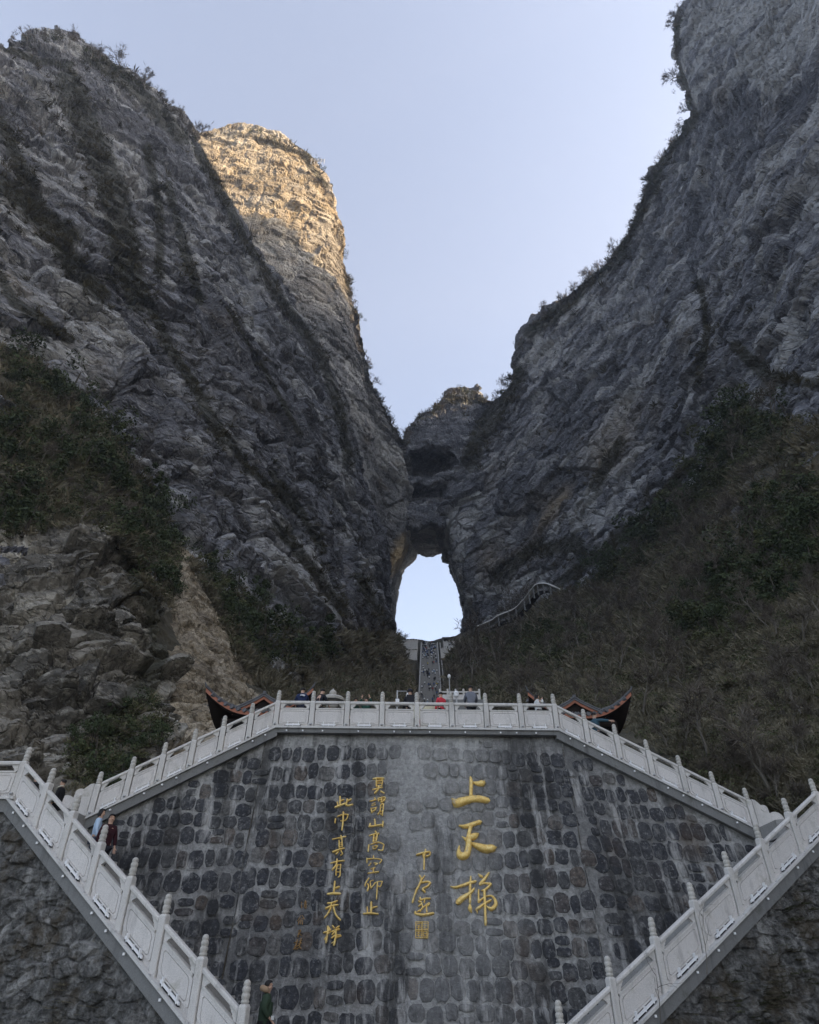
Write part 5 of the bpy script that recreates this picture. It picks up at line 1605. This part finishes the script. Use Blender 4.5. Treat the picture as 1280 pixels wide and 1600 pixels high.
def on_flight(px, py, p0, p1, inset):
    """head position on the vertical plane set back from a flight's rail"""
    p0, p1 = np.array(p0), np.array(p1)
    d = p1 - p0; t = unit(d); nrm = np.array((t[1], -t[0], 0)); nrm = nrm if nrm[1] < 0 else -nrm
    o = p0 - nrm * inset; r = ray(px, py); c = np.array((0, 0, CZ))
    k = ((o - c) @ nrm) / (r @ nrm)
    return c + r * k
R90 = math.radians
def stair_z(p, p0, p1):
    d = np.array(p1) - np.array(p0); t = unit(d); s_ = (p - np.array(p0))[:2] @ t[:2]; L = math.hypot(d[0], d[1])
    return p0[2] + d[2] * min(max(s_ / L, 0), 1) + .05
def on_stair(px, py, p0, p1, **kw):
    best = None
    for ins in np.linspace(.5, 2.0, 31):
        h = on_flight(px, py, p0, p1, ins); hh = h[2] - stair_z(h, p0, p1)
        if best is None or abs(hh - 1.68) < best[0]: best = (abs(hh - 1.68), h, hh)
    return best[1], min(max(best[2], 1.45), 1.85)
h, hh = on_stair(420, 1533, LC, LE)
person(h, R90(-80), "person in a dark green parka with a fur hood at the left stair's foot", (.035, .055, .035), (.03, .03, .035), 'pockets', bulk=1.35, height=hh, extras=(ex_hood((.32, .22, .14)), ex_handset))
h, hh = on_stair(160, 1265, LC, LE)
person(h, R90(-75), "person in a pale blue jacket with long dark hair walking down the left stair", (.42, .54, .68), (.10, .12, .17), 'stand', 'long', height=hh)
h, hh = on_stair(176, 1273, LC, LE)
person(h, R90(-140), "person in black and dark red next to the pale blue jacket", (.035, .010, .014), (.02, .02, .025), 'stand', height=hh)
h, hh = on_stair(101, 1219, LC, LE)
person(h, R90(95), "person in a black jacket with a pale ruffled collar near the left landing", (.018, .018, .02), (.02, .02, .024), 'stand', height=hh, extras=(ex_lei,))
h, hh = on_stair(60, 1212, LC, LE)
person(h, R90(100), "person in dark clothes mostly hidden behind the first left stair panel", (.03, .03, .032), (.02, .02, .024), 'stand', height=hh)
def plat(px, py, Yd): return P(px, py, Yd)
def pp(px, py, Yd, *a, **k):
    h = plat(px, py, Yd); hh = min(max(h[2] - FLOOR, 1.1), 1.85)
    person(h, *a, height=hh, **k)
pp(735, 1072, 25.35, R90(0), "person in a grey jacket seen from behind at the platform railing", (.16, .17, .20), (.03, .03, .035), 'rail')
pp(689, 1082, 25.6, R90(30), "child in a bright red jacket behind the platform railing", (.55, .05, .07), (.03, .03, .03), 'stand')
pp(838, 1086, 25.5, R90(-70), "person in white holding a camera at the right end of the platform railing", (.62, .62, .60), (.04, .04, .05), 'camera', 'long', extras=(ex_camera,))
pp(474, 1073, 25.5, R90(10), "person in a navy jacket with white print near the platform's left corner", (.02, .03, .075), (.02, .02, .03), 'rail', lean=.25, extras=(ex_print,))
pp(499, 1074, 25.7, R90(-30), "person in a black coat bending beside the navy jacket on the platform", (.014, .016, .024), (.02, .02, .03), 'rail', lean=.35)
pp(573, 1092, 26.0, R90(170), "person facing outward with both hands raised behind the railing", (.02, .06, .045), (.03, .03, .03), 'raised', 'long')
pp(553, 1094, 26.3, R90(-150), "person in dark green bending behind the railing near the raised hands", (.03, .055, .045), (.03, .03, .03), 'stand', lean=.3)
pp(641, 1078, 26.1, R90(5), "person in black with a dark cap left of the long stairway", (.016, .016, .02), (.02, .02, .02), 'stand', extras=(ex_cap((.02, .02, .03)), ex_bag((.03, .03, .035))))
h, hh = on_stair(927, 1114, B_, UR)
person(h, R90(-60), "person in a teal jacket leaning a hand on the right upper flight's rail", (.05, .10, .13), (.03, .03, .04), 'reach', height=hh)

# climbers on the long stairway, a few pixels tall each
def climber_mesh(c, c2, seed):
    r = random.Random(seed); m = MB()
    for sx in (-1, 1): m.tube([(sx*.1, r.uniform(-.12, .12), 0), (sx*.1, 0, .45), (sx*.09, 0, .85)], [.07, .08, .1], 5, 1)
    m.tube([(0, 0, .8), (0, 0, 1.1), (0, 0, 1.35), (0, 0, 1.45)], [.18, .19, .2, .08], 7, 0)
    for sx in (-1, 1): m.tube([(sx*.2, 0, 1.36), (sx*.27, .03, 1.08), (sx*.25, .12, .86)], [.07, .06, .05], 5, 0)
    m.tube([(0, 0, 1.45), (0, .02, 1.52), (0, .02, 1.62), (0, 0, 1.72)], [.06, .1, .11, .05], 7, 2)
    return m.mesh('climber', [cloth(c), cloth(c2), M['hair']])
CLS = [('white', (.80, .80, .80), 60), ('black', (.02, .02, .025), 60), ('dark blue', (.05, .10, .26), 26), ('grey', (.22, .22, .23), 14), ('yellow', (.62, .50, .08), 4), ('red', (.45, .06, .06), 5), ('light blue', (.30, .42, .58), 10)]
rr = random.Random(5); spots = []
for nm, c, cnt in CLS:
    me = climber_mesh(c, (.04, .04, .05), cnt)
    for i in range(cnt):
        u = rr.random()
        f = rr.choice([rr.uniform(.9, 1.0), rr.uniform(.84, .93), rr.uniform(.5, .98), rr.uniform(.45, .75)])
        xq = rr.uniform(-3.4, 3.4)
        if any(abs(f - a) * SL < 1.0 and abs(xq - b) < .6 for a, b in spots): f = min(1.0, f + .012)
        spots.append((f, xq))
        k = min(math.floor(f * 300), 299)
        p = S0 + ST * (SL * f) + SQ * xq; p[2] = S0[2] + SD[2] * (k + 1) / 300
        o = place('climber', me, None, p); o.rotation_euler = (0, 0, rr.choice([0, math.pi]) + rr.uniform(-.5, .5))
        tag(o, f"tiny climber in {nm} clothes on the long stairway", 'person', f"climbers in {nm} on the long stairway")

# ------------------------------------------------------------------ vegetation
def ortho(d):
    a = np.cross(d, (0, 0, 1.0)) if abs(d[2]) < .9 else np.cross(d, (1.0, 0, 0))
    a /= np.linalg.norm(a); return a, np.cross(d, a)
def bare_tree(seed, h=1.0, lean=(0, 0), spread=.55, twigs=420):
    r = np.random.default_rng(seed); tm = MB(); tips = []
    def grow(p, d, ln, rad, lvl):
        n = 4; pts = [p]; rads = [rad]
        for i in range(n):
            d = d + r.normal(0, .14, 3) + np.array((0, 0, .05)); d /= np.linalg.norm(d)
            p = p + d * ln / n; pts.append(p); rads.append(rad * (1 - .5 * (i + 1) / n))
        tm.tube(pts, rads, 5 if lvl < 2 else 3, cap=False)
        if lvl < 3:
            kids = (4, 3, 3)[lvl]
            for k in range(kids):
                i = r.integers(2, n + 1) if lvl else r.integers(2, n + 1)
                a, b = ortho(d); ang = r.uniform(0, 6.28); sp = r.uniform(.35, .95) * spread * 1.5
                nd = d + (a * math.cos(ang) + b * math.sin(ang)) * sp; nd /= np.linalg.norm(nd)
                grow(pts[i], nd, ln * r.uniform(.55, .78), rads[i] * .62, lvl + 1)
        if lvl >= 1: tips.extend([(pts[j], d, ln) for j in range(1, n + 1)])
    d0 = np.array((lean[0], lean[1], 1.0)); d0 /= np.linalg.norm(d0)
    grow(np.zeros(3), d0, h * .42, h * .022, 0)
    cv, cf = [], []
    for k in range(twigs):
        p, d, ln = tips[r.integers(len(tips))]
        nd = d + r.normal(0, .55, 3); nd /= np.linalg.norm(nd); L = h * r.uniform(.06, .16)
        a, b = ortho(nd); ang = r.uniform(0, 3.14); q = (a * math.cos(ang) + b * math.sin(ang)) * h * .0050
        m_ = p + nd * L * .5 + r.normal(0, .008 * h, 3); e = m_ + (nd + r.normal(0, .35, 3)) * L * .5
        i = len(cv); cv += [p - q, p + q, m_ + q * .7, m_ - q * .7, e]; cf += [(i, i+1, i+2, i+3), (i+3, i+2, i+4)]
    cm = MB(); cm.add(cv, cf)
    return tm.mesh('bare_tree', M['bark'], True), cm.mesh('crown', M['twig'])
def leafy(seed, h=1.0, kind='round', n=260, material='leaf'):
    r = np.random.default_rng(seed); tm = MB()
    tm.tube([(0, 0, -.05), (r.normal(0, .02), r.normal(0, .02), .4), (r.normal(0, .04), r.normal(0, .04), .8)], [.035, .028, .01], 5)
    lumps = [(np.array((r.normal(0, .20), r.normal(0, .20), r.uniform(.35, .82))), r.uniform(.16, .28)) for _ in range(7)]
    if kind == 'tall': lumps = [(np.array((r.normal(0, .10), r.normal(0, .10), z)), .24 - .17 * z) for z in np.linspace(.2, .95, 8)]
    if kind == 'low': lumps = [(np.array((r.normal(0, .34), r.normal(0, .34), r.uniform(.12, .45))), r.uniform(.16, .28)) for _ in range(8)]
    cv, cf = [], []
    for k in range(n):
        c, R_ = lumps[r.integers(len(lumps))]
        d = r.normal(0, 1, 3); d /= np.linalg.norm(d)
        p = c + d * R_ * r.uniform(.55, 1.08) * np.array((1, 1, .75))
        nn = d + r.normal(0, .6, 3); nn /= np.linalg.norm(nn); a, b = ortho(nn); s_ = r.uniform(.025, .055)
        i = len(cv); t_ = r.uniform(0, 3.14); u_ = a * math.cos(t_) + b * math.sin(t_); v_ = np.cross(nn, u_)
        cv += [p - u_ * s_, p - v_ * s_ * .5, p + u_ * s_, p + v_ * s_ * .5]; cf.append((i, i+1, i+2, i+3))
    cm = MB(); cm.add(cv, cf)
    return tm.mesh('evergreen_tree', M['dark_bark']), cm.mesh('crown', M[material])
BARE = [bare_tree(s, 1.0, (random.uniform(-.2, .2), random.uniform(-.2, .2)), .5 + .05 * s) for s in range(7)]
LEAFY = [leafy(20 + i, 1.0, k, 420, mt) for i, (k, mt) in enumerate([('round', 'leaf'), ('low', 'leaf'), ('tall', 'leaf_dark'), ('round', 'leaf_dark'), ('low', 'leaf_dark')])]
def plant(name, pair, p, h, label, cat, group, rz=None, sq=1.0, tilt=0.0):
    o = place(name, pair[0], None, p)
    o.rotation_euler = (tilt * random.uniform(-1, 1), tilt * random.uniform(-1, 1), random.uniform(0, 6.28) if rz is None else rz); o.scale = (h * sq, h * sq, h)
    c = place('crown', pair[1], o)
    tag(o, label, cat, group)
    return o
def along(pts, n, jit=4):
    seg = [math.hypot(b[0]-a[0], b[1]-a[1]) for a, b in zip(pts[:-1], pts[1:])]; tot = sum(seg); out = []
    for _ in range(n):
        s_ = random.uniform(0, tot)
        for (a, b), l in zip(zip(pts[:-1], pts[1:]), seg):
            if s_ <= l: out.append((a[0] + (b[0]-a[0]) * s_ / l + random.gauss(0, jit), a[1] + (b[1]-a[1]) * s_ / l + random.gauss(0, jit))); break
            s_ -= l
    return out
RIDGES = [
 ([(0,66),(50,60),(92,54),(150,86),(192,114),(235,140),(264,166),(290,200),(303,220)], 30, (14, 34), "left cliff's skyline"),
 ([(308,214),(340,209),(400,204),(455,226),(502,258)], 16, (7, 15), "sunlit summit's rim"),
 ([(528,330),(545,420),(558,480),(566,525),(577,592),(606,645),(630,690)], 20, (8, 18), "edge of the sunlit peak"),
 ([(636,688),(650,658),(680,643),(712,610),(748,614),(768,632)], 18, (9, 16), "crown of the natural arch"),
 ([(772,628),(798,596),(815,565),(824,518),(850,494),(892,468),(930,428),(965,402),(990,350),(1004,318)], 34, (12, 26), "lower skyline of the right cliff"),
 ([(1004,318),(1022,278),(1045,232),(1075,185),(1084,174),(1060,110),(1058,60),(1064,10)], 22, (12, 30), "upper skyline of the right cliff"),
]
for pts, n, (h0, h1), where in RIDGES:
    for x, y in along(pts, n, 2.5):
        s_ = surf(x, y + 4) or surf(x, y + 10)
        if s_ is None: continue
        p, nn, w = s_
        hp = random.uniform(h0, h1) * random.choice([.7, 1, 1, 1.25])
        plant('bare_tree', BARE[random.randrange(7)], p - np.array((0, 0, .5)), hp * w / F * 1.5, f"{'small' if hp < h0 + .3 * (h1 - h0) else 'medium-sized' if hp < h0 + .7 * (h1 - h0) else 'tall'} leafless tree on the {where}", 'tree', f"{'small' if hp < h0 + .3 * (h1 - h0) else 'medium-sized' if hp < h0 + .7 * (h1 - h0) else 'tall'} leafless trees on the {where}", tilt=.25)
    for x, y in along(pts, int(n * .9), 3):
        s_ = surf(x, y + 5)
        if s_ is None: continue
        p, nn, w = s_
        plant('evergreen_shrub', LEAFY[random.choice([1, 4])], p - np.array((0, 0, .8)), random.uniform(9, 17) * w / F, f"dark evergreen shrub on the {where}", 'shrub', f"evergreen shrubs on the {where}")

def in_poly(x, y, poly):
    c = False; n = len(poly); j = n - 1
    for i in range(n):
        (xi, yi), (xj, yj) = poly[i], poly[j]
        if (yi > y) != (yj > y) and x < (xj - xi) * (y - yi) / (yj - yi) + xi: c = not c
        j = i
    return c
def poly_pts(poly, n):
    xs, ys = [p[0] for p in poly], [p[1] for p in poly]; out = []
    while len(out) < n:
        x, y = random.uniform(min(xs), max(xs)), random.uniform(min(ys), max(ys))
        if in_poly(x, y, poly): out.append((x, y))
    return out
def zone_label(kind, h, a, b, sq, x, y, poly, where):
    size = 'small' if h < a else 'medium-sized' if h < b else 'tall'
    xs, ys = [q[0] for q in poly], [q[1] for q in poly]
    fx, fy = (x - min(xs)) / (max(xs) - min(xs)), (y - min(ys)) / (max(ys) - min(ys))
    v = ('upper', 'middle', 'lower')[min(2, int(fy * 3))]; u = ('left', 'centre', 'right')[min(2, int(fx * 3))]
    return f"{size} {kind} {where}, {v} {u} part"
PR_ALL = [(700,1010),(765,990),(865,930),(960,905),(1020,850),(1100,765),(1160,665),(1290,650),(1290,1270),(1180,1270),(1100,1220),(1000,1150),(880,1110),(700,1110)]
PR_G = [([(1160,640),(1235,655),(1130,765),(1040,855),(965,905),(900,920),(1010,835),(1100,745)], 64, "in the dark green band climbing to the right cliff"),
        ([(1180,805),(1285,745),(1285,900),(1130,1000),(1050,1010),(1080,910),(1150,870)], 95, "on the dark green patch at the right edge"),
        ([(760,1000),(840,988),(900,965),(930,990),(860,1050),(760,1040)], 24, "below the covered walkway")]
PL_G = [([(-5,535),(50,560),(100,600),(180,690),(240,770),(285,850),(270,960),(240,930),(150,812),(60,835),(-5,850)], 130, "on the wooded ledge above the left rock outcrop"),
        ([(300,880),(340,900),(450,990),(520,990),(540,1030),(420,1050),(370,1000)], 40, "on the slope below the left cliff"),
        ([(95,1165),(240,1085),(262,1150),(185,1235),(110,1240)], 20, "at the foot of the left rock outcrop")]
for poly, n, where in PR_G + PL_G:
    for x, y in poly_pts(poly, n):
        s_ = surf(x, y)
        if s_ is None: continue
        p, nn, w = s_
        big = random.uniform(30, 74) if 'walkway' not in where else random.uniform(14, 28)
        sq = random.uniform(.8, 1.25); lb = zone_label('evergreen tree', big, 34, 46, sq, x, y, poly, where)
        plant('evergreen_tree', LEAFY[random.choice([0, 2, 3, 3, 4, 4, 2])], p - np.array((0, 0, .3)), big * w / F, lb, 'tree', lb, sq=sq)
for poly, n, hr, where in ((PR_ALL, 170, (30, 90), "on the brown hillside at the right"), (PL_G[0][0], 22, (30, 70), "on the wooded ledge at the left"),
                           ([(400,1000),(640,1000),(645,1070),(430,1080)], 18, (20, 45), "on the slope left of the long stairway")):
    for x, y in poly_pts(poly, n):
        s_ = surf(x, y)
        if s_ is None: continue
        p, nn, w = s_
        hp = random.uniform(*hr); lb = zone_label('leafless tree', hp, hr[0] + .33 * (hr[1] - hr[0]), hr[0] + .7 * (hr[1] - hr[0]), 1, x, y, poly, where)
        plant('bare_tree', BARE[random.randrange(7)], p - np.array((0, 0, .2)), hp * w / F, lb, 'tree', lb, tilt=.15)
for x, y, hp, lab in ((812, 1085, 110, "tall pale leafless tree rising behind the right end of the platform"), (1200, 1235, 150, "big leafless tree behind the right upper flight, near the right edge"),
                      (1110, 1180, 120, "leafless tree leaning over the right pavilion's slope"), (1000, 1120, 105, "slim leafless tree just right of the right pavilion"), (202, 762, 60, "dark leafless tree standing on the left ledge against the cliff"),
                      (120, 815, 75, "crooked leafless tree above the left rock outcrop"), (1255, 1120, 100, "leafless tree at the right edge over the brown slope")):
    s_ = surf(x, y)
    if s_ is None: continue
    plant('bare_tree', BARE[random.randrange(7)], s_[0] - np.array((0, 0, .2)), hp * s_[2] / F * 1.1, lab, 'tree', None, tilt=.1)

# undergrowth nobody could count: one mesh per kind
def tmpl_twigs(seed, n=26, leaves=26):
    r = np.random.default_rng(seed); V, T = [], []
    for k in range(n):
        b = np.array((r.normal(0, .16), r.normal(0, .16), -.1)); d = np.array((r.normal(0, .9), r.normal(0, .9), r.uniform(.15, 1.0))); d /= np.linalg.norm(d)
        L = r.uniform(.5, 1.1); a, c = ortho(d); t_ = r.uniform(0, 3.14); q = (a * math.cos(t_) + c * math.sin(t_)) * r.uniform(.010, .020)
        m_ = b + d * L * .55; e = m_ + (d + r.normal(0, .35, 3)) * L * .5
        i = len(V); V += [b - q, b + q, m_ + q * .6, e]; T += [(i, i+1, i+2), (i, i+2, i+3)]
        f = m_ + (d + r.normal(0, .6, 3)) * L * .35; i = len(V); V += [m_ - q * .5, m_ + q * .5, f]; T.append((i, i+1, i+2))
    for k in range(leaves):
        p = np.array((r.normal(0, .35), r.normal(0, .35), r.uniform(.05, .7))); u = r.normal(0, 1, 3); u /= np.linalg.norm(u); a, c = ortho(u); s_ = r.uniform(.04, .10)
        i = len(V); V += [p + a * s_, p + c * s_, p - a * s_ - c * s_ * .4]; T.append((i, i+1, i+2))
    return np.array(V), np.array(T)
def tmpl_leaf(seed, n=70, sz=(.06, .13)):
    r = np.random.default_rng(seed); V, T = [], []
    for k in range(n):
        d = r.normal(0, 1, 3); d[2] = abs(d[2]); d /= np.linalg.norm(d); p = d * r.uniform(.35, .8) * np.array((1, 1, .8))
        nn = d + r.normal(0, .7, 3); nn /= np.linalg.norm(nn); a, c = ortho(nn); s_ = r.uniform(*sz)
        i = len(V); V += [p + a * s_, p + c * s_ * .6, p - a * s_, p - c * s_ * .6]; T += [(i, i+1, i+2), (i, i+2, i+3)]
    return np.array(V), np.array(T)
TW = [tmpl_twigs(s) for s in range(8)]; LF = [tmpl_leaf(60 + s) for s in range(8)]
def mass(name, pts, size, tm, material, label, cat, sink=.15):
    Vs, Ts, b = [], [], 0
    for x, y in pts:
        s_ = surf(x, y)
        if s_ is None: continue
        p, nn, w = s_
        h = random.uniform(*size) * w / F
        V, T = tm[random.randrange(len(tm))]
        a = random.uniform(0, 6.28); c_, s2 = math.cos(a), math.sin(a)
        q = V @ np.array(((c_, s2, 0), (-s2, c_, 0), (0, 0, 1.0))) * h * np.array((1, 1, random.uniform(.7, 1.15)))
        q = q + q[:, 2:3] * nn * .12
        Vs.append(q + p - nn * h * sink * 0 - np.array((0, 0, h * sink))); Ts.append(T + b); b += len(V)
    if not Vs: return
    o = place(name, np_mesh(name, np.concatenate(Vs), np.concatenate(Ts), M[material]))
    tag(o, label, cat, None, 'stuff')
PL_LOW = [(290,870),(345,900),(450,985),(560,985),(620,990),(645,1100),(430,1100),(370,1030),(340,960)]
def thin(pts, polys, keep=.25): return [p for p in pts if random.random() < keep or not any(in_poly(p[0], p[1], q) for q in polys)]
mass('dry_brushwood', thin(poly_pts(PR_ALL, 6200), [q[0] for q in PR_G]), (10, 22), TW, 'brush', "leafless brown brushwood covering the right hillside", 'undergrowth')
mass('dry_brushwood', thin(poly_pts(PL_LOW, 2600), [PL_G[1][0]], .3) + poly_pts(PL_G[0][0], 1300) + poly_pts(PL_G[2][0], 120), (10, 22), TW, 'brush', "leafless brown brushwood on the left slopes", 'undergrowth')
mass('evergreen_undergrowth', poly_pts(PR_G[0][0], 800) + poly_pts(PR_G[1][0], 900) + poly_pts(PR_G[2][0], 360) + poly_pts(PR_ALL, 1300), (10, 24), LF, 'leaf', "low dark green undergrowth on the right hillside", 'undergrowth')
mass('evergreen_undergrowth', poly_pts(PL_G[0][0], 650) + poly_pts(PL_G[1][0], 420) + poly_pts(PL_LOW, 350) + poly_pts(PL_G[2][0], 200), (10, 24), LF, 'leaf', "low dark green undergrowth on the left slopes", 'undergrowth')
gp1, gp2 = [], []
for pts, wd in GULLIES:
    ln = sum(math.hypot(b[0]-a[0], b[1]-a[1]) for a, b in zip(pts[:-1], pts[1:]))
    n = int(ln * wd / 40)
    gp1 += along(pts, int(n * 1.3), wd * .6); gp2 += along(pts, int(n * .9), wd * .42)
CLIFF_L = [(0,80),(90,60),(260,170),(420,440),(560,720),(600,960),(450,960),(250,760),(0,540)]
CLIFF_R = [(1080,190),(1280,160),(1280,640),(1160,640),(1000,830),(870,900),(780,960),(750,700),(830,520),(960,410)]
def patchy(pts): return [q for q in pts if fbm(np.array([[q[0] / 38.0, q[1] / 38.0, 3.3]]), 3, 5)[0] > -.12]
gp1, gp2 = patchy(gp1), patchy(gp2)
gp1 += poly_pts(CLIFF_L, 150) + poly_pts(CLIFF_R, 60)
mass('ledge_scrub', gp1, (5, 12), TW, 'scrub', "thin leafless scrub on the ledges and gullies of the cliffs", 'undergrowth')
mass('ledge_bushes', gp2, (4, 10), LF, 'scrub', "small dark bushes along the gullies of the cliffs", 'undergrowth')

# a bare twig grown up against the right lower rail, and weeds on the right facing
t_ = unit(RE - RC); n_ = np.array((t_[1], -t_[0], 0)); n_ = n_ if n_[1] < 0 else -n_
for fr, hh, lab in ((.60, 1.25, "thin bare sapling standing in front of a right lower stair panel"), (.76, .95, "thin bare twig bending over the right lower stair edge")):
    p = RC + (RE - RC) * fr + n_ * .24 - np.array((0, 0, .35))
    m = MB(); r_ = random.Random(int(hh * 100))
    def br(p0, d, ln, rad, lv):
        pts = [p0]
        for i in range(4):
            d = d + np.array([r_.gauss(0, .16) for _ in range(3)]); d /= np.linalg.norm(d); pts.append(pts[-1] + d * ln / 4)
        m.tube(pts, [rad, rad * .85, rad * .7, rad * .5, rad * .3], 4)
        if lv < 2:
            for i in (2, 3, 4): br(pts[i], d + np.array([r_.gauss(0, .7) for _ in range(3)]), ln * .5, rad * .5, lv + 1)
    br(np.zeros(3), np.array((.15, 0, 1.0)), hh, .013, 0)
    tag(m.build('sapling', M['bark'], None, False, p), lab, 'sapling')
def weeds(run0, run1, n, label, seed, fr=(.05, .95), hmax=2.2):
    r = np.random.default_rng(seed); d = run1 - run0; t = unit(d); nr = np.array((t[1], -t[0], 0)); nr = nr if nr[1] < 0 else -nr
    Vs, Ts, b = [], [], 0
    cl = [(r.uniform(*fr), r.uniform(.5, hmax)) for _ in range(9)]
    for k in range(n):
        f, dn = cl[r.integers(9)]; f = f + r.normal(0, .035); dn = max(.4, dn + r.normal(0, .35))
        p = run0 + d * f - np.array((0, 0, dn + .4)) + nr * (.08 + .10 * dn)
        if p[2] < .1: continue
        V, T = (LF if r.random() < .35 else TW)[r.integers(8)]
        h = r.uniform(.12, .30); a = r.uniform(0, 6.28); c_, s2 = math.cos(a), math.sin(a)
        q = V @ np.array(((c_, s2, 0), (-s2, c_, 0), (0, 0, 1.0))) * h; q = q + nr * q[:, 2:3] * .8 - np.array((0, 0, 1)) * q[:, 2:3] * .7
        Vs.append(q + p); Ts.append(T + b); b += len(V)
    o = place('wall_weeds', np_mesh('wall_weeds', np.concatenate(Vs), np.concatenate(Ts), M['leaf' if seed == 2 else 'brush']))
    tag(o, label, 'weeds', None, 'stuff')
weeds(RC, RE, 110, "green weeds hanging on the masonry under the right lower stair", 2)
weeds(RC, RE, 80, "dry brown weeds hanging on the masonry under the right lower stair", 3)
weeds(LC, LE, 60, "few dry weeds on the masonry under the left lower stair", 4)
